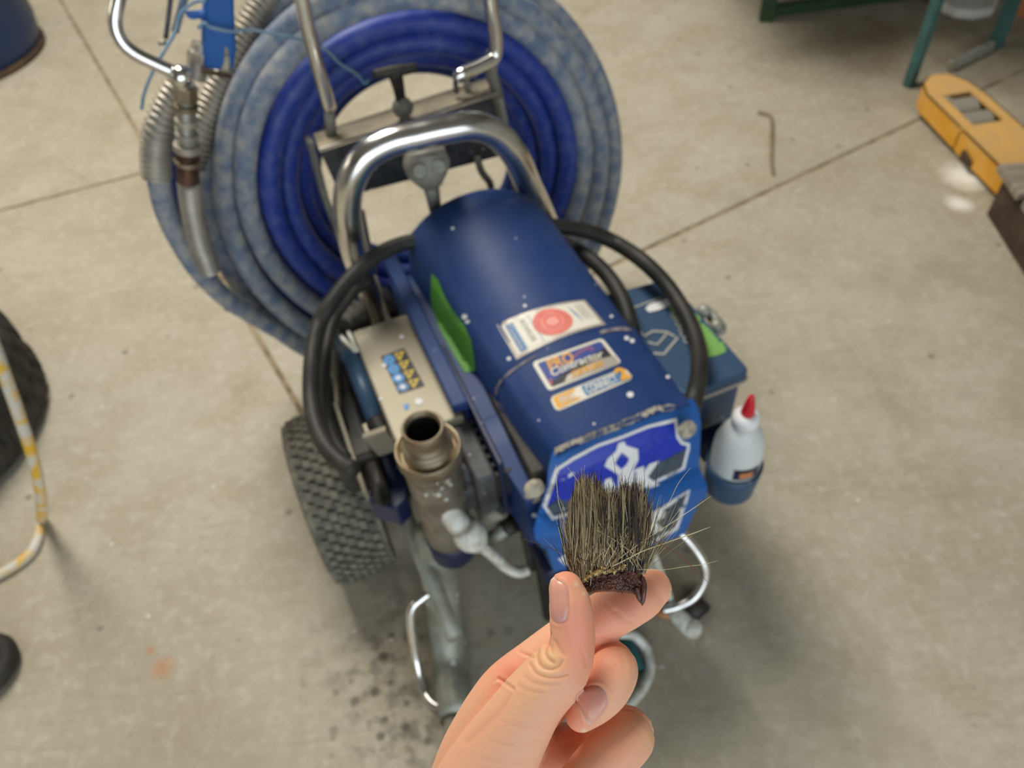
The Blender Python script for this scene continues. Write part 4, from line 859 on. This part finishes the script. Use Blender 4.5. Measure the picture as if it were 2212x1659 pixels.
# top plate with an open roller window: built from four plates
one('fork_top', [prism([fp(1.15, 0), fp(.155, 0), fp(.155, Wd), fp(1.15, Wd)], (0, 0, -.006)), prism([fp(.156, 0), fp(-.02, 0), fp(-.005, .038), fp(.156, .038)], (0, 0, -.006)), prism([fp(.156, .128), fp(-.005, .122), fp(.03, Wd), fp(.156, Wd)], (0, 0, -.006)),
    prism([fp(-.004, .038), fp(-.02, 0), fp(-.075, .018), fp(tip + .005, .055), fp(tip, .085), fp(tip + .012, .118), fp(-.05, .147), fp(.031, Wd), fp(-.004, .122)], (0, 0, -.006))], 'forktop', parent=pj, fix=True, smooth=False)
for a_, b_ in ((0, 1), (1, 2), (2, 3), (3, 4), (4, 5), (5, 6), (6, 7), (7, 8)):
    p, q_ = out[a_], out[b_]; zl = .03
    if a_ == 0:
        one('fork_side', [prism([p, fp(.165, 0), fp(.165, 0, .02), p * [1, 1, 0] + [0, 0, .02]], tuple(fn * .005)), prism([fp(.158, 0), q_, q_ * [1, 1, 0] + [0, 0, .025], fp(.158, 0, .022)], tuple(fn * .005))], 'fork', parent=pj, fix=True, smooth=False)
    else: one('fork_side', prism([p, q_, q_ * [1, 1, 0] + [0, 0, .022], p * [1, 1, 0] + [0, 0, .022]], tuple(fn * .004) if a_ < 4 else tuple(-fn * .004)), 'fork', parent=pj, fix=True, smooth=False)
for s_ in (.035, .108): one('roller', rod(fp(s_, .045, .046), fp(s_, .118, .046), .040, 28), 'roller', parent=pj, bevel=.003)
one('axle_link', [bar(fp(.16, .02, .075), fp(.16, .14, .075), .018, .012), ], 'scuff', parent=pj, bevel=.002)
one('side_notch', bar(fp(.205, -.003, .04), fp(.25, -.003, .028), .012, .02), 'rust', parent=pj, bevel=.002)
pc0 = G(2158, 352, .15); pc0[2] = 0; pe = G(2212, 560) - G(2130, 430); pe /= np.linalg.norm(pe); pn = np.array([-pe[1], pe[0], 0])
plt = thing('wooden_pallet', tuple(pc0), 'weathered grey wooden pallet on the yellow fork at the right edge', 'pallet')
for k in range(7): q0 = pc0 + pe * (.145 * k); one('plank', bar(q0 + pe * .06 + [0, 0, .138], q0 + pe * .06 + pn * .80 + [0, 0, .138], .12, .022), 'planks', parent=plt, bevel=.003)
for t_ in (.045, .42, .76): one('stringer', bar(pc0 + pn * t_ + pe * .01 + [0, 0, .064], pc0 + pn * t_ + pe * .98 + [0, 0, .064], .045, .124), 'shadewood', parent=plt, bevel=.003)
# dark bent twig on the floor
tag(one('rusty_rod', tube([G(1638, 243, .004), G(1662, 250, .005), G(1668, 268, .005), G(1667, 310, .005), G(1666, 345, .005), G(1671, 378, .004)], .0056, n=8), 'rodrust', parent=None), 'thin brown bent rod lying on the concrete right of the coil', 'rod')
# ------------------------------------------------------------------ hand
def chain(P, k=6, n=28, oval=1.0):
    """P rows: px, py, depth(m), radius px"""
    P = np.array(P, float); C3 = np.array([Dp(x, y, d) for x, y, d, r in P]); R = P[:, 3] * P[:, 2] / F
    view = RC @ np.array([0, 0, -1.])
    Q = smooth_path(np.c_[C3, R], k); c, r = Q[:, :3], Q[:, 3]
    # rounded ends
    def cap(c0, r0, dirn):
        a = np.linspace(0, math.pi / 2 * .97, 6)[1:]; return [c0 + dirn * r0 * math.sin(t) for t in a], [r0 * math.cos(t) for t in a]
    d0 = (c[0] - c[1]) / np.linalg.norm(c[0] - c[1]); d1 = (c[-1] - c[-2]) / np.linalg.norm(c[-1] - c[-2])
    p0, q0 = cap(c[0], r[0], d0); p1, q1 = cap(c[-1], r[-1], d1)
    c = np.array(p0[::-1] + list(c) + p1); r = np.array(q0[::-1] + list(r) + q1)
    return tube(c, r, n=n, raw=True, oval=oval, updir=view)
person = thing('person', tuple(Dp(1080, 1700, .38)), "person's bare hand pinching the brush tuft between thumb and forefinger", 'person')
hb_ = MB()
chains = [
    # thumb
    ([(1223, 1272, .331, 38), (1231, 1303, .331, 46), (1236, 1350, .332, 48), (1236, 1392, .333, 50), (1222, 1428, .334, 60), (1193, 1466, .335, 67), (1152, 1512, .338, 71), (1112, 1572, .343, 80), (1072, 1640, .350, 92), (1030, 1720, .358, 104), (990, 1810, .366, 110)], .88),
    # forefinger
    ([(1409, 1271, .362, 42), (1385, 1288, .361, 50), (1340, 1313, .360, 53), (1290, 1342, .361, 54), (1218, 1390, .362, 54), (1160, 1434, .363, 55), (1100, 1483, .364, 58), (1068, 1530, .366, 63), (1036, 1588, .369, 66), (1012, 1640, .372, 68), (990, 1720, .376, 74), (968, 1830, .380, 80)], .95),
    # middle finger folded down over itself
    ([(1256, 1545, .347, 36), (1276, 1524, .346, 46), (1308, 1488, .347, 52), (1324, 1446, .352, 55), (1306, 1432, .362, 52), (1260, 1450, .372, 52), (1190, 1500, .380, 56), (1120, 1570, .386, 64), (1070, 1650, .390, 74), (1040, 1760, .392, 84)], .95),
    # ring finger
    ([(1232, 1722, .352, 46), (1262, 1690, .350, 55), (1310, 1640, .352, 59), (1358, 1591, .357, 58), (1345, 1580, .366, 55), (1290, 1600, .378, 56), (1210, 1650, .388, 60), (1130, 1720, .394, 70), (1080, 1800, .396, 80)], .95),
    # little finger, below the frame
    ([(1255, 1835, .360, 40), (1290, 1800, .358, 47), (1340, 1745, .362, 48), (1330, 1730, .370, 46), (1260, 1760, .382, 50), (1170, 1820, .392, 60), (1110, 1900, .396, 72)], .95),
    # palm
    ([(1090, 1660, .388, 92), (1070, 1740, .392, 120), (1060, 1850, .392, 140), (1040, 1980, .388, 120), (1010, 2120, .380, 100)], .72),
    ([(1000, 1740, .372, 90), (1000, 1830, .374, 120), (1000, 1960, .376, 130), (985, 2100, .376, 120), (960, 2260, .370, 112), (930, 2420, .362, 116)], .72),
    ([(1238, 1655, .392, 40), (1225, 1625, .390, 62), (1160, 1640, .392, 70)], .8),
    ([(1180, 1700, .386, 60), (1160, 1800, .388, 80), (1110, 1930, .386, 100), (1050, 2060, .380, 100)], .8),
]
for P, ov in chains: hb_.add(*chain(P, oval=ov))
hand = hb_.build('hand', None, person, fix=True)
md = hand.modifiers.new('r', 'REMESH'); md.mode = 'VOXEL'; md.voxel_size = .00065; md.use_smooth_shade = True
md = hand.modifiers.new('s', 'SMOOTH'); md.factor = .5; md.iterations = 14
dg = bpy.context.evaluated_depsgraph_get(); dg.update(); ev = hand.evaluated_get(dg); me = bpy.data.meshes.new_from_object(ev)
old = hand.data; hand.modifiers.clear(); hand.data = me; bpy.data.meshes.remove(old)
nv = len(me.vertices); co = np.empty(nv * 3); me.vertices.foreach_get('co', co); co = co.reshape(-1, 3); no = np.empty(nv * 3); me.vertices.foreach_get('normal', no); no = no.reshape(-1, 3)
wc = co + np.array(person.location); pj_ = proj(wc); vdir = wc - EYE; vdir /= np.linalg.norm(vdir, axis=1)[:, None]; facing = -(no * vdir).sum(1)
def dist_poly(P):
    P = np.array(P, float); P = smooth_path(P, 4) if len(P) > 2 else P; D_ = np.full(nv, 1e9)
    for a, b in zip(P[:-1], P[1:]):
        ab = b - a; t = np.clip(((pj_[:, :2] - a) @ ab) / (ab @ ab), 0, 1); D_ = np.minimum(D_, np.linalg.norm(pj_[:, :2] - (a + t[:, None] * ab), axis=1))
    return D_
front_ = facing > .02
disp = np.zeros(nv)
mm_px = .00020
creases = [  # polyline (photograph pixels), depth mm, width px, depth range
    ([(1188, 1368), (1184, 1390), (1178, 1410), (1186, 1424), (1196, 1432)], .55, 4, (.30, .350)),
    ([(1163, 1408), (1161, 1424), (1170, 1440), (1188, 1446), (1206, 1440), (1214, 1428)], .5, 4, (.30, .350)),
    ([(1146, 1436), (1156, 1452), (1175, 1462), (1200, 1464), (1226, 1458)], .38, 3.5, (.30, .352)),
    ([(1134, 1462), (1150, 1474), (1180, 1480), (1210, 1476)], .22, 4, (.30, .352)),
    ([(1120, 1480), (1140, 1492), (1170, 1497)], .18, 4, (.30, .352)),
    ([(1200, 1385), (1208, 1402), (1220, 1416)], .3, 4, (.30, .345)),
    ([(1176, 1384), (1190, 1396), (1194, 1412)], .25, 4, (.30, .345)),
    ([(1122, 1407), (1136, 1414), (1152, 1420)], .4, 3, (.33, .375)),
    ([(1077, 1466), (1090, 1474), (1104, 1484), (1110, 1488)], .6, 3.2, (.33, .38)),
    ([(1332, 1320), (1352, 1340), (1372, 1348)], .25, 4, (.33, .375)),
    ([(1310, 1304), (1326, 1322), (1338, 1344)], .15, 4, (.33, .375)),
    ([(1290, 1380), (1300, 1378), (1320, 1382)], .2, 4, (.33, .36)),
    ([(1340, 1412), (1348, 1432), (1350, 1455)], .12, 4, (.33, .36)),
    ([(1356, 1410), (1364, 1430), (1366, 1455)], .10, 4, (.33, .36)),
    ([(1256, 1405), (1262, 1420), (1266, 1438)], .15, 4, (.30, .345)),
    ([(1060, 1600), (1110, 1612), (1170, 1600)], .10, 5, (.30, .36)),
    ([(1040, 1640), (1100, 1650), (1160, 1640)], .10, 5, (.30, .37)),
    ([(1090, 1560), (1130, 1572), (1170, 1568)], .08, 5, (.30, .36)),
    ([(1010, 1600), (1070, 1545), (1110, 1500)], .25, 9, (.33, .38)),
]
for k in range(26):                                 # faint skin lines across the ball of the thumb and finger pads
    t = random.random(); cx_, cy_ = 1170 - 150 * t + random.gauss(0, 8), 1490 + 160 * t; ln = random.uniform(14, 40); a = math.radians(random.gauss(12, 12)); cx_ += random.uniform(-35, 45)
    creases.append(([(cx_ - ln * math.cos(a), cy_ + ln * math.sin(a) * .6), (cx_, cy_ + random.gauss(0, 2)), (cx_ + ln * math.cos(a), cy_ - ln * math.sin(a))], random.uniform(.02, .06), 2.0, (.30, .365)))
for k in range(9):
    x_ = 1296 + 12 * k; creases.append(([(x_ - 6, 1300 + k), (x_ + 8, 1318 + k), (x_ + 22, 1342 - 3 * k)], .04, 2.2, (.33, .375)))
for P, dep, wpx, (z0, z1) in creases:
    D_ = dist_poly(P); msk = front_ & (pj_[:, 2] > z0) & (pj_[:, 2] < z1)
    g_ = np.exp(-(D_ / wpx) ** 2) - .35 * np.exp(-((D_ - 2.4 * wpx) / (1.4 * wpx)) ** 2)
    disp -= dep * 1e-3 * g_ * msk
# knuckle pad between the thumb folds swells
D_ = np.linalg.norm(pj_[:, :2] - [1194, 1418], axis=1); disp += .0005 * np.exp(-(D_ / 10) ** 2) * front_ * (pj_[:, 2] < .35)
# nail beds: flatten and slightly recess the skin
TN = [(1186, 1243), (1206, 1253), (1221, 1263), (1227, 1277), (1229, 1297), (1228, 1320), (1222, 1338), (1211, 1344), (1199, 1342), (1191, 1333), (1188, 1308), (1185, 1270)]
MN = [(1244, 1509), (1250, 1497), (1262, 1487), (1278, 1482), (1294, 1483), (1306, 1493), (1312, 1508), (1310, 1524), (1300, 1542), (1288, 1556), (1273, 1566), (1265, 1550), (1256, 1530)]
for P in (TN, MN):
    D_ = dist_poly(P + [P[0]]); disp -= .00022 * np.exp(-(D_ / 3.2) ** 2) * front_ * (pj_[:, 2] < .352); disp += .00022 * np.exp(-((D_ - 8) / 4) ** 2) * front_ * (pj_[:, 2] < .352)
co2 = co + no * disp[:, None]; me.vertices.foreach_set('co', co2.ravel())
# skin colour
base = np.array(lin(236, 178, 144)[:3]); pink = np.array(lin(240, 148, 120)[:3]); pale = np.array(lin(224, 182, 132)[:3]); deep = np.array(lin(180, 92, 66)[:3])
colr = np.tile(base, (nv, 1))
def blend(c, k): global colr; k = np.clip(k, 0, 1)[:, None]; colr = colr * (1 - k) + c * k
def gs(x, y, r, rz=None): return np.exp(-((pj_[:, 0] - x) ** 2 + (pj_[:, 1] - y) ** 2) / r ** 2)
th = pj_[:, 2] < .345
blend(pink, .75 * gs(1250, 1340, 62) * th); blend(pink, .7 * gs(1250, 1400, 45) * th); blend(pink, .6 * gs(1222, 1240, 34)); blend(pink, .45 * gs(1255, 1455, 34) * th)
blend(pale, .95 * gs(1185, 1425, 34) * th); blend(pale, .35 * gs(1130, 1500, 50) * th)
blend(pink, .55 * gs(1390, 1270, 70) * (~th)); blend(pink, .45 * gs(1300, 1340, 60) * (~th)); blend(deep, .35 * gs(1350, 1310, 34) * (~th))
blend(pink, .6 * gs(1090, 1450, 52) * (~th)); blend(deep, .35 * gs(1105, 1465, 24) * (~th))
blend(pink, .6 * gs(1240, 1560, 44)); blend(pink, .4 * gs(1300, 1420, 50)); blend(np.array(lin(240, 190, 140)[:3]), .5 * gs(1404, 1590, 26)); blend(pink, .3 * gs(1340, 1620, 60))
blend(deep, .4 * gs(1225, 1620, 36) * (pj_[:, 2] > .36))  # shade in the gap behind the fingers, painted into the skin
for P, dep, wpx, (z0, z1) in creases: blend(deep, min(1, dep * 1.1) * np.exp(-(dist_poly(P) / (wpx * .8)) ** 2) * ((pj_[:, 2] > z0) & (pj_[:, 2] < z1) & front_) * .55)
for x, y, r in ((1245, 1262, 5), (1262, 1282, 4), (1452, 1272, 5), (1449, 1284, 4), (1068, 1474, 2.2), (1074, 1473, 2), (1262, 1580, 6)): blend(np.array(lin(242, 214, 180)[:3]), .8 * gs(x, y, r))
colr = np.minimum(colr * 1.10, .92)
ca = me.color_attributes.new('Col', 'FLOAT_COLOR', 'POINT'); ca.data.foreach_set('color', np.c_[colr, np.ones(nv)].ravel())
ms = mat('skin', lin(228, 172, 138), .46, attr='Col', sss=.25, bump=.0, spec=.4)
nt = ms.node_tree; N = nt.nodes; L = nt.links; tcn = N.new('ShaderNodeTexCoord')
vo = N.new('ShaderNodeTexVoronoi'); vo.feature = 'DISTANCE_TO_EDGE'; vo.inputs['Scale'].default_value = 1100; L.new(tcn.outputs['Object'], vo.inputs['Vector'])
nz = N.new('ShaderNodeTexNoise'); nz.inputs['Scale'].default_value = 420; nz.inputs['Detail'].default_value = 4; L.new(tcn.outputs['Object'], nz.inputs['Vector'])
ad = N.new('ShaderNodeMath'); ad.operation = 'ADD'; L.new(vo.outputs['Distance'], ad.inputs[0]); L.new(nz.outputs['Fac'], ad.inputs[1])
bp = N.new('ShaderNodeBump'); bp.inputs['Strength'].default_value = .28; bp.inputs['Distance'].default_value = .0003; L.new(ad.outputs[0], bp.inputs['Height']); L.new(bp.outputs[0], N['Principled BSDF'].inputs['Normal'])
me.materials.clear(); me.materials.append(ms)
bpy.context.view_layer.update(); bh = world_bvh([hand])
def nail(name, P, tipdir, label):
    P = np.array(P, float); Pc = P.mean(0); rings = 7; V = []; n = len(smooth_path(P, 3, True)); S_ = smooth_path(P, 3, True); ok = True
    for k in range(rings + 1):
        f = k / rings
        for x, y in S_:
            q_ = Pc + (np.array([x, y]) - Pc) * f; h = cast(bh, q_[0], q_[1], .00012 + .00030 * (1 - f ** 4))
            if h is None or proj(h)[0, 2] > .352: nr = bh.find_nearest(Vector(Dp(q_[0], q_[1], .331))); h = np.array(nr[0] + nr[1] * .0002)
            V.append(h)
    V = np.array(V); nn_ = n; Fc = [(k * n + j, k * n + (j + 1) % n, (k + 1) * n + (j + 1) % n, (k + 1) * n + j) for k in range(rings) for j in range(n)]
    mb_ = MB(); mb_.add(V, Fc); o = mb_.build(name, None, person, label=label)
    pc = proj(V); t_ = np.array(tipdir, float); s_ = (pc[:, :2] - Pc) @ t_; s_ = (s_ - s_.min()) / (s_.max() - s_.min())
    c0 = np.array(lin(214, 152, 134)[:3]); c1 = np.array(lin(232, 168, 146)[:3]); c2 = np.array(lin(238, 214, 190)[:3]); cl = np.array(lin(216, 172, 168)[:3])
    cc = c0 + (c1 - c0) * np.clip(s_ * 1.3, 0, 1)[:, None]; k1 = np.clip((s_ - .93) / .04, 0, 1)[:, None]; cc = cc * (1 - k1) + c2 * k1; k2 = np.clip((.16 - s_) / .1, 0, 1)[:, None] * .5; cc = cc * (1 - k2) + cl * k2
    a_ = o.data.color_attributes.new('Col', 'FLOAT_COLOR', 'POINT'); a_.data.foreach_set('color', np.c_[cc * 1.02, np.ones(len(V))].ravel()); o.data.materials.append(M['nail']); return o
M['nail'] = mat('fingernail', (.8, .5, .4, 1), .28, attr='Col', sss=.15)
nail('fingernail', TN, (-.15, -1), 'long pink thumbnail'); nail('fingernail', MN, (-.8, .6), 'rounded pink nail of the middle finger')
# pale free edge of the thumb nail
for P, nm in (([(1185, 1241), (1205, 1251), (1222, 1263), (1227, 1278)], 'nail_edge'), ([(1243, 1509), (1250, 1520), (1258, 1538), (1266, 1556), (1272, 1567)], 'nail_edge')):
    Q3 = [cast(bh, x + .5, y, .0003) for x, y in smooth_path(P, 4)]; Q3 = [q_ for q_ in Q3 if q_ is not None]
    M.setdefault('nailrim', mat('nail_rim', lin(226, 200, 172), .4)); one(nm, tube(Q3, .00013, n=6, raw=True), 'nailrim', parent=person)

# ------------------------------------------------------------------ brush tuft
br = thing('brush_tuft', tuple(Dp(1325, 1260, .346)), 'torn-off paint brush tuft with grey-brown bristles held between thumb and forefinger', 'brush')
BD = .3455
def Bp(x, y, d=BD): return Dp(x, y, d)
topE = [(1243, 1262), (1262, 1256), (1275, 1246), (1292, 1240), (1318, 1238), (1342, 1232), (1350, 1227), (1368, 1230), (1388, 1234)]
botE = [(1262, 1296), (1270, 1284), (1283, 1281), (1297, 1279), (1318, 1278), (1345, 1281), (1366, 1282), (1378, 1290), (1392, 1300)]
nx, ny, nz_ = 150, 40, 8
tE = smooth_path(np.array(topE, float), 10); bE = smooth_path(np.array(botE, float), 10); V = []
def lerpE(E_, u): i = u * (len(E_) - 1); a = int(min(i, len(E_) - 2)); return E_[a] + (E_[a + 1] - E_[a]) * (i - a)
from mathutils import noise as mn
for side in (0, 1):
    for j in range(ny + 1):
        for i in range(nx + 1):
            u, v = i / nx, j / ny; p = lerpE(tE, u) * (1 - v) + lerpE(bE, u) * v
            jag = (1 if j == ny else .0) * mn.noise(Vector((i * .4, 3.1, 0))) * 4.5 + (1 if j == 0 else 0) * mn.noise(Vector((i * .4, 9, 0))) * 3
            edge = min(1, min(u, 1 - u) * 14) ** .5 * min(1, min(v, 1 - v) * 7 + .25) ** .5
            rel = mn.noise(Vector((i * .30 + mn.noise(Vector((i * .1, j * .25, 7))) * 2.2, j * .16, 1))) * .0011 + mn.noise(Vector((i * .9, j * .7, 5))) * .0006
            dpt = (BD - (.0042 * edge + rel)) if side == 0 else (BD + .0042 * edge)
            if side == 0 and abs(u - .46) < .012: dpt += .0006
            V.append(Bp(p[0], p[1] + jag, dpt))
m2 = (nx + 1) * (ny + 1); g1 = lambda s_, i, j: s_ * m2 + j * (nx + 1) + i; Fc = []
for j in range(ny):
    for i in range(nx): Fc.append((g1(0, i, j), g1(0, i + 1, j), g1(0, i + 1, j + 1), g1(0, i, j + 1))); Fc.append((g1(1, i, j), g1(1, i, j + 1), g1(1, i + 1, j + 1), g1(1, i + 1, j)))
for i in range(nx): Fc.append((g1(0, i, 0), g1(1, i, 0), g1(1, i + 1, 0), g1(0, i + 1, 0))); Fc.append((g1(0, i, ny), g1(0, i + 1, ny), g1(1, i + 1, ny), g1(1, i, ny)))
for j in range(ny): Fc.append((g1(0, 0, j), g1(0, 0, j + 1), g1(1, 0, j + 1), g1(1, 0, j))); Fc.append((g1(0, nx, j), g1(1, nx, j), g1(1, nx, j + 1), g1(0, nx, j + 1)))
one('resin_base', (V, Fc), 'resin', parent=br, fix=True, label='glossy dark brown resin holding the bristles')
one('resin_shard', tube([Bp(1388, 1246, BD - .003), Bp(1392, 1262, BD - .0035), Bp(1390, 1282, BD - .0035), Bp(1388, 1300, BD - .003), Bp(1387, 1308, BD - .003)], [.0008, .0011, .0013, .0010, .0002], n=9), 'resin', parent=br)
one('resin_shard', tube([Bp(1376, 1270, BD - .0045), Bp(1380, 1290, BD - .0045), Bp(1383, 1302, BD - .004)], [.0012, .0011, .0003], n=8), 'resin', parent=br)
mb_ = MB()
for k in range(130):                                # crust of dried glue along the top edge
    u = random.random() ** .9 * .62 + .1; p = lerpE(tE, u); r = random.uniform(.0003, .0010) * (1.25 if .22 < u < .42 else .8)
    c_ = Bp(p[0] + random.gauss(0, 1), p[1] - 5 + random.gauss(0, 1.7), BD - .0042 + random.uniform(-.0006, .0006)); V = []
    for a in range(6): V.append(c_ + rng.randn(3) * r * .75)
    mb_.add(V, [(0, 1, 2), (0, 2, 3), (0, 3, 4), (1, 2, 5), (2, 3, 5), (3, 4, 5), (0, 4, 1), (1, 4, 5)])
mb_.build('glue_crust', M['crumb'], br, smooth=False, kind='stuff', label='crumbly yellowish glue crust')
# bristles
hv, hf, hc_ = [], [], []; hn = 0
tan = [np.array(lin(*c)[:3]) for c in ((196, 176, 132), (176, 156, 114), (158, 138, 98), (206, 192, 154), (136, 114, 80))]; drk = [np.array(lin(*c)[:3]) for c in ((52, 46, 44), (74, 64, 56), (94, 80, 66), (38, 36, 40))]
def hair(P3, r, col, tipc=None, store=None):
    global hn
    P3 = np.asarray(P3); m_ = len(P3); rr = r * np.r_[np.linspace(1, .85, m_ - 2), .7, .25] if m_ > 3 else np.full(m_, r)
    V_, F_ = tube(P3, rr, n=4, raw=True, caps=False)
    hv.append(V_); hf.extend([tuple(i + hn for i in f) for f in F_]); hn += len(V_)
    cc = np.repeat(np.array([col * (1 - t) + (tipc if tipc is not None else col) * t for t in np.linspace(0, 1, m_)]), 4, axis=0); hc_.append(cc)
def topy(x):
    xs = [1215, 1236, 1250, 1272, 1290, 1305, 1325, 1345, 1365, 1385, 1402, 1425]; ys = [1100, 1062, 1030, 1024, 1030, 1052, 1054, 1042, 1040, 1048, 1062, 1100]; return np.interp(x, xs, ys)
NH = 2300
clump = {}
for k in range(NH):
    u = random.random(); bxp = 1232 + 160 * u if random.random() < .93 else random.uniform(1232, 1262); z_ = random.uniform(-1, 1); dpt = BD + z_ * .0040 + (.0 if z_ > 0 else -.0002)
    by = np.interp(bxp, [1232, 1245, 1262, 1290, 1345, 1390], [1240, 1262, 1256, 1242, 1233, 1235]) + 2
    cl = (int((bxp - 1232) / 5), int((z_ + 1) * 2)); cg = clump.setdefault(cl, (random.gauss(0, 7), random.gauss(0, 9), random.random()))
    tx = 1234 + (1390 - 1234) * ((bxp - 1232) / 160) + cg[0] * .8 + random.gauss(0, 5 + 6 * (u > .8)) + (random.gauss(0, 20) if random.random() < .17 else 0); ty = topy(tx) + 8 + abs(random.gauss(0, 13)) + cg[1] - 6 * random.random()
    if random.random() < .05: ty -= random.uniform(8, 38)
    if random.random() < .22: ty += random.uniform(20, 120)
    mx = (bxp + tx) / 2 + random.gauss(-3 if u < .3 else 2, 5); my = (by + ty) / 2
    td_ = dpt + random.gauss(0, .0022) * 1 + (z_ * .002)
    pts = []
    for t in (0, .2, .4, .6, .8, 1.):
        x = (1 - t) ** 2 * bxp + 2 * t * (1 - t) * mx + t * t * tx; y = by + (ty - by) * t; pts.append(Bp(x + random.gauss(0, .35), y, dpt + (td_ - dpt) * t))
    dark = random.random() < (.66 if 1330 < tx < 1385 else .36) * (.55 + .9 * cg[2]) or z_ > .45 or (z_ > -.3 and random.random() < .35)  # back hairs coloured dark for the shade inside the tuft
    c_ = random.choice(drk if dark else tan) * random.uniform(.8, 1.15); hair(pts, random.uniform(.00012, .00025), c_ * .8, c_ * random.uniform(.95, 1.25))
strays = 0
for k in range(50):                                 # flyaways right of the tuft
    x0 = random.uniform(1372, 1394); y0 = 1240; L_ = random.uniform(80, 180); a = random.uniform(2, 34) if random.random() < .75 else random.uniform(30, 55); c_ = random.choice(tan + drk[:2]); cv = random.uniform(-.2, .25)
    pts = [Bp(x0 + L_ * t * math.sin(math.radians(a + cv * 40 * t)), y0 - L_ * t * math.cos(math.radians(a + cv * 40 * t)), BD - .003 + .004 * t * random.uniform(-1, 1)) for t in (0, .2, .4, .6, .8, 1)]
    hair(pts, random.uniform(.00008, .00014), c_ * 1.1)
for k in range(90):                                 # and left, plus crossing ones in front
    if k < 10: x0, y0, x1, y1 = random.uniform(1236, 1258), random.uniform(1215, 1250), random.uniform(1196, 1225), random.uniform(1060, 1180)
    else: x0, y0 = random.uniform(1246, 1388), random.uniform(1190, 1238); a = random.gauss(0, 17) if k > 22 else random.uniform(-55, 55); L_ = random.uniform(90, 185); x1, y1 = x0 + L_ * math.sin(math.radians(a)), y0 - L_ * math.cos(math.radians(a))
    bow = random.gauss(0, 7); pts = [Bp(x0 + (x1 - x0) * t + bow * 4 * t * (1 - t), y0 + (y1 - y0) * t, BD - .0055 + .001 * t) for t in (0, .2, .4, .6, .8, 1)]
    hair(pts, random.uniform(.00010, .00015), random.choice(tan) * 1.15)
mb_ = MB(); mb_.v = hv; mb_.f = hf; mb_.n = hn
bo = mb_.build('bristles', M['hair'], br, smooth=True, kind='stuff', label='dense tan and dark brown bristles')
a_ = bo.data.color_attributes.new('Col', 'FLOAT_COLOR', 'POINT'); a_.data.foreach_set('color', np.c_[np.concatenate(hc_), np.ones(hn)].ravel())
M['straytan'] = mat('pale_stray_hair', lin(212, 198, 156), .45); M['straydark'] = mat('dark_stray_hair', lin(62, 50, 48), .45); M['strayred'] = mat('reddish_stray_hair', lin(120, 62, 48), .45)
def stray(P, m_, r=.00014): one('stray_bristle', tube([Bp(x, y, d) for x, y, d in P], [r] * (len(P) - 1) + [r * .4], n=5, k=4), m_, parent=br)
f_ = BD - .0055
stray([(1322, 1224, f_), (1360, 1205, f_), (1390, 1190, f_), (1440, 1172, f_ + .002), (1490, 1155, f_ + .004), (1535, 1138, f_ + .006)], 'straytan', .00022)
stray([(1330, 1212, f_), (1395, 1165, f_), (1450, 1130, f_ + .001), (1495, 1100, f_ + .002), (1537, 1071, f_ + .003)], 'straytan')
stray([(1383, 1153, f_), (1420, 1172, f_), (1460, 1195, f_), (1500, 1228, f_), (1530, 1259, f_)], 'strayred', .00016)
stray([(1287, 1219, f_), (1262, 1210, f_), (1232, 1198, f_), (1200, 1188, f_), (1160, 1174, f_ - .002), (1108, 1158, f_ - .004)], 'straydark', .00014)
stray([(1380, 1230, f_), (1430, 1231, f_), (1480, 1224, f_), (1520, 1219, f_), (1552, 1211, f_)], 'straytan', .0001)
stray([(1370, 1215, f_), (1410, 1140, f_), (1445, 1085, f_), (1465, 1045, f_), (1492, 1010, f_)], 'straytan', .0001)
stray([(1300, 1140, f_), (1270, 1080, f_), (1245, 1035, f_), (1225, 1009, f_)], 'straytan')
stray([(1222, 1130, f_), (1208, 1090, f_), (1203, 1050, f_), (1201, 1003, f_)], 'straytan')
stray([(1224, 1060, f_), (1214, 1040, f_), (1201, 1022, f_)], 'straydark', .00010)
stray([(1243, 1232, f_), (1230, 1195, f_), (1212, 1150, f_), (1195, 1118, f_)], 'straydark', .00012)
stray([(1352, 1080, f_), (1358, 1035, f_), (1372, 995, f_)], 'straydark', .00010)
stray([(1330, 1040, f_), (1328, 1010, f_), (1322, 975, f_)], 'straydark', .00010)
stray([(1400, 1150, f_), (1412, 1080, f_), (1418, 1030, f_), (1421, 985, f_)], 'straydark', .00013)
stray([(1277, 1244, f_), (1276, 1258, f_), (1275, 1266, f_)], 'straytan', .00018)
stray([(1280, 1140, f_), (1330, 1168, f_), (1360, 1190, f_), (1385, 1210, f_)], 'straytan')
